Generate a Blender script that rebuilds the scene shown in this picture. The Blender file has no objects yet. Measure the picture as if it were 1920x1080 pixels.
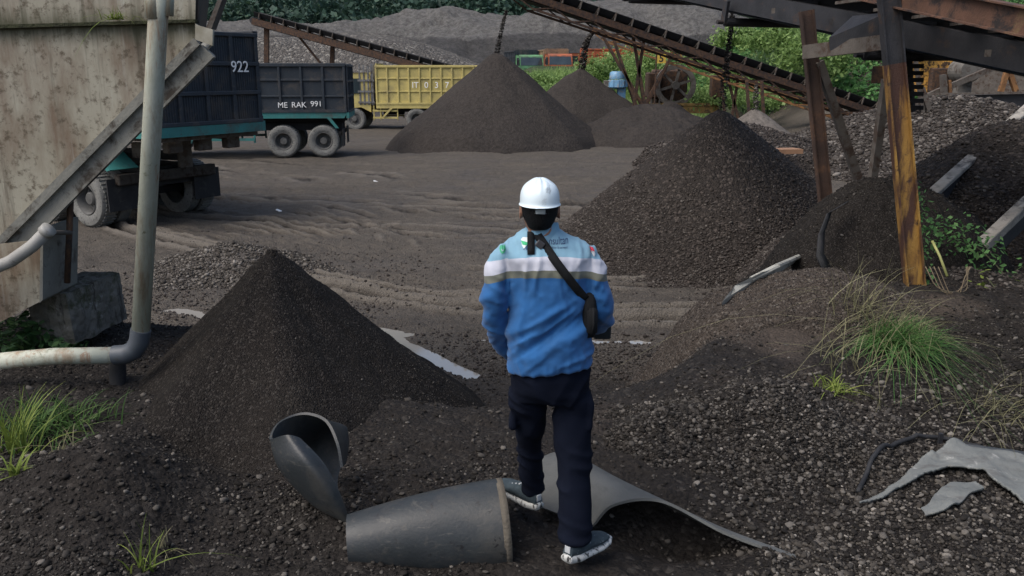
import bpy, math, random
import numpy as np
from mathutils import Vector, Matrix, noise as mnoise
from mathutils.bvhtree import BVHTree
R = math.radians
S = bpy.context.scene
col = S.collection
random.seed(7); rng = np.random.default_rng(7)
# ---------------------------------------------------------------- camera, light
PITCH = R(14.24); CZ = 2.95; FPX = 1600.0
cd = bpy.data.cameras.new('camera'); cam = bpy.data.objects.new('camera', cd); col.objects.link(cam)
cam.location = (0, 0, CZ); cam.rotation_euler = (math.pi/2 - PITCH, 0, 0)
cd.sensor_width = 36; cd.lens = 30; cd.clip_end = 2000; cd.clip_start = 0.05
S.camera = cam
w = bpy.data.worlds.new('World'); S.world = w; w.use_nodes = True
nt = w.node_tree; sky = nt.nodes.new('ShaderNodeTexSky'); sky.sky_type = 'NISHITA'
SUN_EL = R(56); SUN_AZ = R(238)
sky.sun_disc = False; sky.sun_elevation = SUN_EL; sky.sun_rotation = SUN_AZ
sky.air_density = 1.0; sky.dust_density = 4.5; sky.ozone_density = 1.2
nt.links.new(sky.outputs[0], nt.nodes['Background'].inputs[0]); nt.nodes['Background'].inputs[1].default_value = 0.15
sl = bpy.data.lights.new('sun', 'SUN'); sl.energy = 1.45; sl.angle = R(48); sl.color = (1, .97, .93)
so = bpy.data.objects.new('sun', sl); col.objects.link(so)
so.rotation_euler = Vector((math.sin(SUN_AZ)*math.cos(SUN_EL), math.cos(SUN_AZ)*math.cos(SUN_EL), math.sin(SUN_EL))).to_track_quat('Z', 'Y').to_euler()
S.view_settings.view_transform = 'Standard'; S.view_settings.look = 'None'; S.view_settings.exposure = 0.27
S.render.engine = 'CYCLES'
# ---------------------------------------------------------------- pixel helpers (photo 1920x1080)
cp, sp = math.cos(PITCH), math.sin(PITCH)
def ray(px, py):
    x = (px-960)/FPX; v = -(py-540)/FPX
    return Vector((x, cp + v*sp, -sp + v*cp))
def P(px, py, Y):
    d = ray(px, py); t = Y/d.y
    return Vector((d.x*t, Y, CZ + d.z*t))
def G(px, py, z=0.0):
    d = ray(px, py); t = (z-CZ)/d.z
    return Vector((d.x*t, d.y*t, z))
# ---------------------------------------------------------------- noise
def _h(ix, iy, s):
    n = (ix.astype(np.int64)*374761393 + iy.astype(np.int64)*668265263 + s*1442695041) & 0xffffffff
    n = ((n ^ (n >> 13))*1274126177) & 0xffffffff
    n = (n ^ (n >> 16)) & 0xffffffff
    return n/4294967295.0*2-1
def vn(x, y, s=0):
    ix = np.floor(x); iy = np.floor(y); fx = x-ix; fy = y-iy
    fx = fx*fx*(3-2*fx); fy = fy*fy*(3-2*fy)
    a = _h(ix, iy, s); b = _h(ix+1, iy, s); c = _h(ix, iy+1, s); d = _h(ix+1, iy+1, s)
    return (a*(1-fx)+b*fx)*(1-fy) + (c*(1-fx)+d*fx)*fy
def fbm(x, y, f=1.0, o=4, s=0, g=.5):
    t = 0; a = 1.0
    for i in range(o):
        t = t + a*vn(x*f+i*17.3, y*f-i*9.1, s+i); f *= 2.03; a *= g
    return t
def ss(t):
    t = np.clip(t, 0, 1); return t*t*(3-2*t)
# ---------------------------------------------------------------- mesh helpers
def tag(o, label=None, cat=None, group=None, kind=None):
    if label: o['label'] = label
    if cat: o['category'] = cat
    if group: o['group'] = group
    if kind: o['kind'] = kind
    return o
def empty(name, loc, label, cat, group=None, rz=0):
    o = bpy.data.objects.new(name, None); col.objects.link(o); o.location = loc; o.rotation_euler = (0, 0, rz)
    o.empty_display_size = .2
    return tag(o, label, cat, group)
def link(name, me, mat, parent=None, smooth=True):
    o = bpy.data.objects.new(name, me); col.objects.link(o)
    if mat: me.materials.append(mat)
    if parent is not None: o.parent = parent
    me.polygons.foreach_set('use_smooth', [smooth]*len(me.polygons))
    return o
def npmesh(name, V, F, mat, parent=None, smooth=True, origin=None):
    V = np.asarray(V, dtype=np.float32); F = np.asarray(F, dtype=np.int32)
    if origin is not None: V = V - np.array(origin, dtype=np.float32)
    me = bpy.data.meshes.new(name); k = F.shape[1]
    me.vertices.add(len(V)); me.vertices.foreach_set('co', V.ravel())
    me.loops.add(F.size); me.loops.foreach_set('vertex_index', F.ravel())
    me.polygons.add(len(F)); me.polygons.foreach_set('loop_start', np.arange(len(F), dtype=np.int32)*k)
    me.update(calc_edges=True); me.validate()
    o = link(name, me, mat, parent, smooth)
    if origin is not None and parent is None: o.location = origin
    return o
class MB:
    def __init__(s): s.v = []; s.f = []
    def add(s, vs, fs):
        n = len(s.v); s.v += [tuple(v) for v in vs]; s.f += [tuple(i+n for i in f) for f in fs]; return s
    def box(s, c, d, M=None, bev=0.0):
        hx, hy, hz = d[0]/2, d[1]/2, d[2]/2
        if bev > 0:
            b = min(bev, hx*.6, hy*.6, hz*.6)
            vs = []
            for sx in (-1, 1):
                for sy in (-1, 1):
                    for sz in (-1, 1):
                        vs += [(sx*hx, sy*(hy-b), sz*(hz-b)), (sx*(hx-b), sy*hy, sz*(hz-b)), (sx*(hx-b), sy*(hy-b), sz*hz)]
            idx = lambda sx, sy, sz, k: ((sx > 0)*4+(sy > 0)*2+(sz > 0))*3+k
            fs = []
            for q in (-1, 1):
                fs.append([idx(q, a, b2, 0) for a, b2 in ((-1, -1), (1, -1), (1, 1), (-1, 1))][::q])
                fs.append([idx(a, q, b2, 1) for a, b2 in ((-1, -1), (1, -1), (1, 1), (-1, 1))][::-q])
                fs.append([idx(a, b2, q, 2) for a, b2 in ((-1, -1), (1, -1), (1, 1), (-1, 1))][::q])
            for a in (-1, 1):
                for b2 in (-1, 1):
                    fs.append([idx(a, b2, -1, 0), idx(a, b2, 1, 0), idx(a, b2, 1, 1), idx(a, b2, -1, 1)])
                    fs.append([idx(a, -1, b2, 0), idx(a, 1, b2, 0), idx(a, 1, b2, 2), idx(a, -1, b2, 2)])
                    fs.append([idx(-1, a, b2, 1), idx(1, a, b2, 1), idx(1, a, b2, 2), idx(-1, a, b2, 2)])
            for sx in (-1, 1):
                for sy in (-1, 1):
                    for sz in (-1, 1): fs.append([idx(sx, sy, sz, k) for k in range(3)])
        else:
            vs = [(x*hx, y*hy, z*hz) for x in (-1, 1) for y in (-1, 1) for z in (-1, 1)]
            fs = [(0, 1, 3, 2), (4, 6, 7, 5), (0, 4, 5, 1), (2, 3, 7, 6), (0, 2, 6, 4), (1, 5, 7, 3)]
        c = Vector(c); M = M or Matrix.Identity(3)
        return s.add([M @ Vector(v)+c for v in vs], fs)
    def beam(s, a, b, w_, h_, up=(0, 0, 1), bev=0.0):
        a = Vector(a); b = Vector(b); x = (b-a).normalized(); u = Vector(up)
        if abs(x.dot(u)) > .98: u = Vector((0, 1, 0))
        y = u.cross(x).normalized(); z = x.cross(y)
        M = Matrix((x, y, z)).transposed()
        return s.box((a+b)/2, ((b-a).length, w_, h_), M, bev)
    def ibeam(s, a, b, w_, h_, t=.012, up=(0, 0, 1), chan=False):
        a = Vector(a); b = Vector(b); x = (b-a).normalized(); u = Vector(up)
        if abs(x.dot(u)) > .98: u = Vector((0, 1, 0))
        y = u.cross(x).normalized(); z = x.cross(y)
        s.beam(a+z*(h_/2-t/2), b+z*(h_/2-t/2), w_, t, up); s.beam(a-z*(h_/2-t/2), b-z*(h_/2-t/2), w_, t, up)
        off = y*(-w_/2+t/2) if chan else Vector()
        return s.beam(a+off, b+off, t, h_-2*t, up)
    def tube(s, pts, r, n=12, cap=True):
        pts = [Vector(p) for p in pts]; m = len(pts)
        rr = r if isinstance(r, (list, tuple)) else [r]*m
        rings = []; prev = None
        for i, p in enumerate(pts):
            t = (pts[min(i+1, m-1)]-pts[max(i-1, 0)]).normalized()
            if prev is None:
                u = Vector((0, 0, 1)) if abs(t.z) < .9 else Vector((0, 1, 0))
                x = t.cross(u).normalized()
            else: x = (prev-t*prev.dot(t)).normalized()
            prev = x; y = t.cross(x)
            rings.append([p+(x*math.cos(2*math.pi*k/n)+y*math.sin(2*math.pi*k/n))*rr[i] for k in range(n)])
        return s.loft(rings, cap)
    def loft(s, rings, cap=True, closed=True):
        n = len(rings[0]); vs = [v for r_ in rings for v in r_]; fs = []
        for i in range(len(rings)-1):
            for k in range(n if closed else n-1):
                k2 = (k+1) % n
                fs.append((i*n+k, i*n+k2, (i+1)*n+k2, (i+1)*n+k))
        if cap and closed:
            fs.append(tuple(range(n))[::-1]); fs.append(tuple((len(rings)-1)*n+k for k in range(n)))
        return s.add(vs, fs)
    def lathe(s, prof, c, ax, n=32):
        ax = Vector(ax).normalized(); u = Vector((0, 0, 1)) if abs(ax.z) < .9 else Vector((1, 0, 0))
        x = ax.cross(u).normalized(); y = ax.cross(x); c = Vector(c)
        return s.loft([[c+ax*h+(x*math.cos(2*math.pi*k/n)+y*math.sin(2*math.pi*k/n))*max(r_, 1e-4) for k in range(n)] for r_, h in prof], False)
    def prism(s, poly, off):
        poly = [Vector(p) for p in poly]; off = Vector(off); n = len(poly)
        vs = poly+[p+off for p in poly]
        fs = [tuple(range(n)), tuple(range(2*n-1, n-1, -1))]+[(i, i+n, (i+1) % n+n, (i+1) % n) for i in range(n)]
        return s.add(vs, fs)
    def build(s, name, mat, parent=None, origin=None, smooth=False, label=None):
        me = bpy.data.meshes.new(name)
        o_ = Vector(origin) if origin is not None else Vector()
        me.from_pydata([Vector(v)-o_ for v in s.v], [], s.f); me.validate()
        o = link(name, me, mat, parent, smooth)
        if origin is not None and parent is None: o.location = origin
        if label: o['label'] = label
        return o
def autosm(o, ang=40):
    m = o.modifiers.new('es', 'EDGE_SPLIT'); m.split_angle = R(ang); return o
def copy_tree(o, parent=None):
    c = o.copy(); col.objects.link(c); c.parent = parent
    for ch in [q for q in list(S.objects) if q.parent == o]: copy_tree(ch, c)
    return c
# ---------------------------------------------------------------- materials
def mat_new(name):
    m = bpy.data.materials.new(name); m.use_nodes = True
    return m, m.node_tree, m.node_tree.nodes['Principled BSDF']
def N(t, k, **kw):
    n = t.nodes.new(k)
    for a, b in kw.items(): setattr(n, a, b)
    return n
def ramp(t, fac, stops):
    r = N(t, 'ShaderNodeValToRGB'); e = r.color_ramp.elements
    while len(e) < len(stops): e.new(.5)
    for i, (p, c) in enumerate(stops): e[i].position = p; e[i].color = (*c, 1) if len(c) == 3 else c
    t.links.new(fac, r.inputs[0]); return r.outputs[0]
def tex(t, vec, scale, detail=6, kind='noise', rough=.6, stretch=None, dist=0):
    if stretch:
        mp = N(t, 'ShaderNodeMapping'); mp.inputs['Scale'].default_value = stretch; t.links.new(vec, mp.inputs[0]); vec = mp.outputs[0]
    if kind == 'noise':
        n = N(t, 'ShaderNodeTexNoise'); n.inputs['Detail'].default_value = detail; n.inputs['Roughness'].default_value = rough; n.inputs['Distortion'].default_value = dist
        o = n.outputs[0]
    else:
        n = N(t, 'ShaderNodeTexVoronoi'); o = n.outputs['Distance']
    n.inputs['Scale'].default_value = scale; t.links.new(vec, n.inputs['Vector']); return o, n
def mix(t, fac, a, b, mode='MIX'):
    m = N(t, 'ShaderNodeMix', data_type='RGBA', blend_type=mode)
    for s_, v in ((0, fac), (6, a), (7, b)):
        if isinstance(v, (int, float)): m.inputs[s_].default_value = v
        elif isinstance(v, tuple): m.inputs[s_].default_value = (*v, 1)
        else: t.links.new(v, m.inputs[s_])
    return m.outputs[2]
def surf(name, base, stains=(), rough=.8, bump=0.0, bscale=40, metal=0.0, rn=0.0, stretch=None, spec=.5, bkind='noise'):
    """base: (dark, light, scale); stains: [(colour, scale, lo, hi, stretch)]"""
    m, t, b = mat_new(name); tc = N(t, 'ShaderNodeTexCoord').outputs['Object']
    n, _ = tex(t, tc, base[2], 8, stretch=stretch)
    c = ramp(t, n, [(.3, base[0]), (.7, base[1])])
    for st in stains:
        f, _ = tex(t, tc, st[1], 8, stretch=st[4] if len(st) > 4 else None, rough=.7, dist=.3)
        c = mix(t, ramp(t, f, [(st[2], (0, 0, 0)), (st[3], (1, 1, 1))]), c, st[0])
    t.links.new(c, b.inputs['Base Color']); b.inputs['Roughness'].default_value = rough; b.inputs['Metallic'].default_value = metal
    b.inputs['Specular IOR Level'].default_value = spec
    if rn:
        f, _ = tex(t, tc, base[2]*2.3, 4)
        mr = N(t, 'ShaderNodeMapRange'); mr.inputs[3].default_value = rough-rn; mr.inputs[4].default_value = rough+rn
        t.links.new(f, mr.inputs[0]); t.links.new(mr.outputs[0], b.inputs['Roughness'])
    if bump:
        f, _ = tex(t, tc, bscale, 5, bkind); bp = N(t, 'ShaderNodeBump'); bp.inputs['Strength'].default_value = bump; bp.inputs['Distance'].default_value = .02
        t.links.new(f, bp.inputs['Height']); t.links.new(bp.outputs[0], b.inputs['Normal'])
    return m
def grain(name, dark, light, scale=60, speck=None, speckscale=90, bump=.8, rough=.9, big=1.2, bigamt=.5, spec=.12, dist=.01):
    """granular sand or gravel"""
    m, t, b = mat_new(name); g = N(t, 'ShaderNodeNewGeometry').outputs['Position']
    n, _ = tex(t, g, big, 6); n2, _ = tex(t, g, scale, 4, rough=.75)
    v, vo = tex(t, g, speckscale, kind='v')
    c1 = ramp(t, n, [(.3, dark), (.72, light)])
    c2 = ramp(t, n2, [(.35, tuple(x*.55 for x in dark)), (.7, tuple(min(1, x*1.5) for x in light))])
    c = mix(t, bigamt, c1, c2)
    if speck:
        vb = N(t, 'ShaderNodeSeparateColor'); t.links.new(vo.outputs['Color'], vb.inputs[0])
        c = mix(t, ramp(t, vb.outputs[0], [(.80, (0, 0, 0)), (.93, (1, 1, 1))]), c, speck)
    t.links.new(c, b.inputs['Base Color']); b.inputs['Roughness'].default_value = rough; b.inputs['Specular IOR Level'].default_value = spec
    bp = N(t, 'ShaderNodeBump'); bp.inputs['Strength'].default_value = bump; bp.inputs['Distance'].default_value = dist
    bp2 = N(t, 'ShaderNodeBump'); bp2.inputs['Strength'].default_value = bump; bp2.inputs['Distance'].default_value = dist*1.5; bp2.invert = True
    t.links.new(n2, bp.inputs['Height']); t.links.new(v, bp2.inputs['Height']); t.links.new(bp.outputs[0], bp2.inputs['Normal'])
    t.links.new(bp2.outputs[0], b.inputs['Normal'])
    return m
def leafmat(name, a, b_, c_=None, trans=.25):
    m, t, b = mat_new(name); g = N(t, 'ShaderNodeNewGeometry')
    n, _ = tex(t, g.outputs['Position'], .6, 3)
    mixv = N(t, 'ShaderNodeMath', operation='MULTIPLY_ADD'); t.links.new(g.outputs['Random Per Island'], mixv.inputs[0]); mixv.inputs[1].default_value = .5
    h = N(t, 'ShaderNodeMath', operation='MULTIPLY'); t.links.new(n, h.inputs[0]); h.inputs[1].default_value = .6
    t.links.new(h.outputs[0], mixv.inputs[2])
    c = ramp(t, mixv.outputs[0], [(.2, a), (.75, b_)] + ([(.93, c_)] if c_ else []))
    t.links.new(c, b.inputs['Base Color']); b.inputs['Roughness'].default_value = .6; b.inputs['Specular IOR Level'].default_value = .25
    tr = N(t, 'ShaderNodeBsdfTranslucent'); t.links.new(c, tr.inputs[0]); mx = N(t, 'ShaderNodeMixShader'); mx.inputs[0].default_value = trans
    out = t.nodes['Material Output']; t.links.new(b.outputs[0], mx.inputs[1]); t.links.new(tr.outputs[0], mx.inputs[2]); t.links.new(mx.outputs[0], out.inputs[0])
    return m
def pebmat(name, a, b_, c_, rough=.75):
    m, t, b = mat_new(name); oi = N(t, 'ShaderNodeObjectInfo'); g = N(t, 'ShaderNodeNewGeometry')
    c = ramp(t, oi.outputs['Random'], [(0, a), (.6, b_), (.93, c_), (1, tuple(min(x*1.7, .7) for x in c_))])
    n, _ = tex(t, g.outputs['Position'], 220, 3); c = mix(t, ramp(t, n, [(.4, (.25, .25, .25)), (.6, (0, 0, 0))]), c, tuple(x*.5 for x in a))
    t.links.new(c, b.inputs['Base Color']); b.inputs['Roughness'].default_value = rough; b.inputs['Specular IOR Level'].default_value = .15
    return m
SAND_DARK = grain('dark_wet_sand', (.010, .009, .0085), (.022, .019, .0165), 45, (.042, .038, .034), 85, .7, .85, dist=.012)
SAND_FAR = grain('black_sand', (.029, .026, .024), (.046, .040, .036), 9, None, 14, .5, .95, big=.6, dist=.03)
SAND_MID = grain('coarse_sand', (.027, .0235, .021), (.043, .037, .033), 22, (.08, .068, .06), 26, .9, .9, dist=.025)
GRAV = grain('gravel_bed', (.026, .023, .021), (.05, .044, .039), 30, (.12, .11, .10), 45, 1, .85, dist=.02)
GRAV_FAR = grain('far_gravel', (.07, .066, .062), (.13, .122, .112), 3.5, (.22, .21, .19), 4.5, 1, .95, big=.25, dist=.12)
PEB_D = pebmat('dark_pebble', (.010, .009, .008), (.028, .025, .022), (.095, .087, .077))
PEB_M = pebmat('brown_pebble', (.03, .025, .022), (.062, .053, .047), (.10, .09, .08))
PEB_L = pebmat('grey_pebble', (.034, .030, .026), (.072, .064, .054), (.18, .165, .145))
PEB_G = pebmat('brown_grey_pebble', (.028, .024, .021), (.066, .057, .050), (.13, .118, .105))
RUST = surf('rusty_steel', ((.05, .028, .018), (.12, .062, .032), 6), [((.022, .018, .018), 9, .45, .62)], .85, .3, 60)
RUSTO = surf('orange_rust', ((.13, .06, .025), (.30, .15, .055), 4), [((.045, .028, .02), 3, .5, .6)], .85, .3, 50)
STEEL = surf('dark_steel', ((.012, .013, .016), (.03, .03, .034), 5), [((.055, .035, .025), 4, .58, .68)], .6, .2, 50)
DUSTY = surf('dusty_steel', ((.07, .06, .05), (.13, .115, .1), 5), [((.05, .03, .02), 6, .5, .62)], .9, .3, 50)
BELT = surf('belt_rubber', ((.008, .009, .011), (.02, .021, .024), 6), [((.05, .046, .042), 3, .6, .72)], .75, .2, 60)
RUBBER = surf('old_rubber', ((.016, .020, .023), (.034, .040, .043), 3), [((.022, .026, .03), 5, .5, .64), ((.06, .057, .05), 26, .56, .72), ((.062, .06, .054), 2.6, .50, .68), ((.012, .012, .013), 20, .60, .66), ((.06, .06, .056), 9, .60, .66, (1, 1, 5))], .5, .12, 70, rn=.12)
RUBBER_L = surf('pale_rubber', ((.06, .064, .062), (.125, .13, .125), 2.5), [((.07, .072, .07), 9, .55, .68), ((.04, .04, .04), 50, .68, .72)], .7, .2, 90)
# ---------------------------------------------------------------- terrain
def bump2(x, y, cx, cy, rx, ry, h):
    d = np.sqrt(((x-cx)/rx)**2+((y-cy)/ry)**2); return h*ss(1-d)
def ruts(x, y):
    g = 10.12+.165*np.minimum(x-.7, 0)**2*(1/(1+.012*np.minimum(x-.7, 0)**2))+.03*np.maximum(x-.7, 0)**2
    f = y-g+.30*vn(x*.45, y*.25, 3)+.07*vn(x*2.1, y*1.2, 4); z = 0*x
    amp = .12+1.15*ss((fbm(x*.5+3, y*.8, 1.0, 3, 77)+.35)/.9)
    for k, wd, dp in ((0, .12, .05), (.46, .10, .045), (.72, .07, .03), (1.05, .12, .03), (1.3, .08, .03), (1.7, .11, .03), (1.92, .08, .025), (2.25, .10, .035), (2.55, .07, .03), (3.0, .13, .03), (3.4, .10, .035), (3.62, .08, .03), (4.7, .14, .03), (5.0, .1, .03), (5.9, .14, .03), (7.1, .18, .03), (7.5, .14, .025), (9.4, .3, .03), (12.2, .35, .03)):
        d = (f-k)/wd
        dp = dp*(1.9 if k < .5 else 1.2*amp); z = z-dp*np.exp(-d*d)*(1+.3*vn(x*2, y*2, int(k*10)))+dp*.75*np.exp(-(np.abs(d)-1.7)**2*2.2)
        z = z+(.008*np.sin(x*34+d*2)*amp*np.exp(-d*d) if k > .5 else 0)
    m = ss((y-8.6)/1.2)*ss((38-y)/12)*ss((7.5-np.abs(x+.5)+ (y-10)*.2)/2)
    z = z+.035*np.exp(-((f-3.9)/.28)**2)*np.maximum(0, np.sin(x*9.5+f*3))**2*ss((x+3.9)/.4)*ss((-1.3-x)/.5)
    f2 = y-(15.6-.28*x+.25*vn(x*.5, y*.3, 9))
    for k2 in (0, .5, 2.6, 3.2): z = z-.028*np.exp(-((f2-k2)/.16)**2)+.02*np.exp(-(np.abs((f2-k2)/.16)-1.7)**2*2)
    return z*m, m
def seg(x, y, a, b, wd):
    ax, ay = a; bx, by = b; L = (bx-ax)**2+(by-ay)**2
    t = np.clip(((x-ax)*(bx-ax)+(y-ay)*(by-ay))/L, 0, 1)
    d = np.sqrt((x-ax-t*(bx-ax))**2+(y-ay-t*(by-ay))**2); return np.exp(-(d/wd)**2)
def H(x, y):
    x = np.asarray(x, float); y = np.asarray(y, float)
    r = np.sqrt(x*x+y*y)
    z = .012*fbm(x, y, .8, 4, 11)*ss((y-7)/4) + .10*fbm(x, y, .12, 3, 5)*ss((y-16)/10)
    z = z + .055*fbm(x*.35, y*1.7, 1.2, 4, 23)*ss((y-13)/8)*ss((48-y)/10)
    rz, m = ruts(x, y); z = z+rz + (.020*fbm(x, y, 2.6, 3, 91)+.012*fbm(x, y, 9, 3, 92))*ss((y-8)/1.5)*ss((40-y)/12)
    z = z - .13*seg(x, y, (-1.75, 9.8), (-.42, 8.15), .10) - .10*bump2(x, y, -1.6, 9.6, .6, .45, 1.0) - .03*bump2(x, y, -1.25, 9.0, .7, .62, 1.0) + .02*bump2(x, y, -1.3, 8.75, .5, .35, 1.0)
    z = z - .05*seg(x, y, (-.5, 9.35), (1.6, 9.25), .12)
    z = z - .06*seg(x, y, (-4.4, 10.6), (-3.0, 10.0), .14)
    # foreground bank
    E = 6.55 + .9*ss((x-1.0)/1.2) + .65*ss((x-2.6)/1.5) + 1.1*ss((-x-2.0)/.8) - .5*bump2(x, y, -.2, 6.5, 1.3, 2, 1.0)
    wd = 2.3 - 1.1*ss((x-1)/1.0) - .9*ss((-x-2.0)/.8)
    bank = ss(.5-(y-E)/wd)
    top = .75 + .24*ss((x-.5)/1.0)*ss((y-4.0)/1.8) + .22*ss((x-2.2)/1.3)*ss((y-5.5)/1.5) + .12*ss((-x-1.7)/.5)*ss((y-3.3)/1.2)
    top = top + .26*bump2(x, y, -2.1, 4.0, .75, .8, 1.0) + .10*bump2(x, y, -1.9, 3.3, .6, .5, 1.0)
    top = top - .12*bump2(x, y, -.05, 6.0, .7, .8, 1.0) - .10*bump2(x, y, .75, 5.4, .8, .7, 1.0) + .05*bump2(x, y, 2.4, 4.1, 1.2, .7, 1.0)
    top = top + .045*fbm(x, y, 1.3, 4, 31) + .018*fbm(x, y, 6, 3, 37)
    top = top - .045*bump2(x, y, .3, 3.7, 1.0, .55, 1.0) - .13*bump2(x, y, .82, 3.85, .45, .35, 1.0)
    z = z*(1-bank) + top*bank
    # back: rising vegetated shelf, hillside on the right
    z = z + 2.2*ss((y-49)/22)*ss((x+2.5)/5) + 1.2*ss((y-58)/20)
    z = z + 6.5*ss((x-13.8-(y-50)*.08)/9)*ss((y-42)/14)*ss((78-y)/12) + (.8*ss((x-12)/5)*ss((y-30)/8))
    return z
ang = np.concatenate([np.linspace(-43, 43, 860), np.linspace(43, 317, 130)[1:-1]]); ang = np.radians(90-ang)
rad = np.concatenate([np.geomspace(.5, 3, 30)[:-1], np.geomspace(3, 24, 720)[:-1], np.geomspace(24, 52, 230)[:-1], np.geomspace(52, 600, 120)])
A, RR = np.meshgrid(ang, rad); X = RR*np.cos(A); Y = RR*np.sin(A); Z = H(X, Y)
Z = np.where(Y < 0, .78, Z)
na, nr = len(ang), len(rad)
V = np.stack([X, Y, Z], -1).reshape(-1, 3)
i = np.arange(nr-1)[:, None]*na; j = np.arange(na)[None, :]; j2 = (j+1) % na
F = np.stack([i+j, i+j2, i+na+j2, i+na+j], -1).reshape(-1, 4)[:, ::-1]
V = np.vstack([V, [[0, 0, .78]]]); 
m, t, b = mat_new('yard_earth'); gg = N(t, 'ShaderNodeNewGeometry').outputs['Position']
n1, _ = tex(t, gg, .35, 7, rough=.65, dist=.5); n2, _ = tex(t, gg, 1.0, 8, stretch=(.35, 2.4, 1), rough=.7); n3, _ = tex(t, gg, 28, 5, rough=.8); v, vo = tex(t, gg, 36, kind='v')
yard = mix(t, .5, ramp(t, n1, [(.3, (.056, .049, .039)), (.7, (.120, .106, .084))]), ramp(t, n2, [(.3, (.037, .032, .026)), (.52, (.102, .09, .072)), (.75, (.158, .139, .114))]))
yard = mix(t, .5, yard, ramp(t, n3, [(.35, (.03, .026, .023)), (.7, (.15, .132, .118))]))
near = mix(t, .55, ramp(t, n1, [(.35, (.014, .012, .011)), (.65, (.030, .025, .022))]), ramp(t, n3, [(.35, (.009, .008, .007)), (.72, (.042, .037, .033))]))
sc = N(t, 'ShaderNodeSeparateColor'); t.links.new(vo.outputs['Color'], sc.inputs[0])
near = mix(t, ramp(t, sc.outputs[0], [(.86, (0, 0, 0)), (.96, (.7, .7, .7))]), near, (.06, .054, .048))
at = N(t, 'ShaderNodeAttribute', attribute_name='zone'); sz = N(t, 'ShaderNodeSeparateColor'); t.links.new(at.outputs['Color'], sz.inputs[0])
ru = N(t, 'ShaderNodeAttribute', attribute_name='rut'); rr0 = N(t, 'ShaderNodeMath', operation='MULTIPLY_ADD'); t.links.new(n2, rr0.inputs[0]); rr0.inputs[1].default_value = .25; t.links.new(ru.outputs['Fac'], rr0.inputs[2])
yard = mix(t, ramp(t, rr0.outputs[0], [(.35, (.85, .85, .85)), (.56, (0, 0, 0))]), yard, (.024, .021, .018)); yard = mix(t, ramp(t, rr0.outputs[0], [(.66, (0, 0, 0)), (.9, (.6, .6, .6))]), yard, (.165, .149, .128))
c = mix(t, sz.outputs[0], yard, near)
c = mix(t, sz.outputs[1], c, ramp(t, n3, [(.3, (.05, .04, .032)), (.7, (.115, .093, .076))]))
c = mix(t, sz.outputs[2], c, ramp(t, n3, [(.3, (.02, .03, .012)), (.7, (.06, .09, .03))]))
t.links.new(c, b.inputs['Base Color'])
rr_ = ramp(t, n1, [(.35, (.55, .55, .55)), (.6, (.92, .92, .92))]); t.links.new(rr_, b.inputs['Roughness']); b.inputs['Specular IOR Level'].default_value = .18
bp = N(t, 'ShaderNodeBump'); bp.inputs['Strength'].default_value = 1; bp.inputs['Distance'].default_value = .022; t.links.new(n3, bp.inputs['Height'])
bp2 = N(t, 'ShaderNodeBump'); bp2.invert = True; bp2.inputs['Strength'].default_value = .8; bp2.inputs['Distance'].default_value = .02; t.links.new(v, bp2.inputs['Height']); t.links.new(bp.outputs[0], bp2.inputs['Normal']); t.links.new(bp2.outputs[0], b.inputs['Normal'])
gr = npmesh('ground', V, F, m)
gr['kind'] = 'structure'
# centre cap of the sheet
xx, yy = V[:, 0], V[:, 1]
zn = 1-ss((yy-7.2-.9*ss((xx-1)/1.2)+.5*vn(xx*1.2, yy*1.2, 71))/1.8)
zb = ss((fbm(xx, yy, .9, 3, 81)+.15)/.5)*ss((yy-4.6)/.8)*ss((8.6-yy)/.8)*ss((xx-.1)/.8)*ss((4.4-xx)/1.2)
zb = np.maximum(zb, .8*np.exp(-((xx-.1)/.7)**2-((yy-6.6)/.6)**2))
zg = ss((yy-50)/10)*ss((xx+3)/6)
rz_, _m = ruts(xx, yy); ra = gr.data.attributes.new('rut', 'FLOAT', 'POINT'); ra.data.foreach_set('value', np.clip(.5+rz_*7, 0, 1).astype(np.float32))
zc = gr.data.attributes.new('zone', 'FLOAT_COLOR', 'POINT')
zc.data.foreach_set('color', np.stack([zn, zb*.85, zg, np.ones_like(zn)], -1).astype(np.float32).ravel())
# ---------------------------------------------------------------- water
wm, wt, wb = mat_new('painted_sheen_water'); wb.inputs['Base Color'].default_value = (.30, .29, .265, 1); wb.inputs['Roughness'].default_value = .05; wb.inputs['IOR'].default_value = 1.6  # pale base colour paints the bright sky reflection into the silty water
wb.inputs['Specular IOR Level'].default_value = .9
o = npmesh('puddle_water', [(-5.2, 7.6, -.042), (4.5, 7.6, -.042), (4.5, 11.0, -.042), (-5.2, 11.0, -.042)], [(0, 1, 2, 3)], wm); o['kind'] = 'structure'
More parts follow.
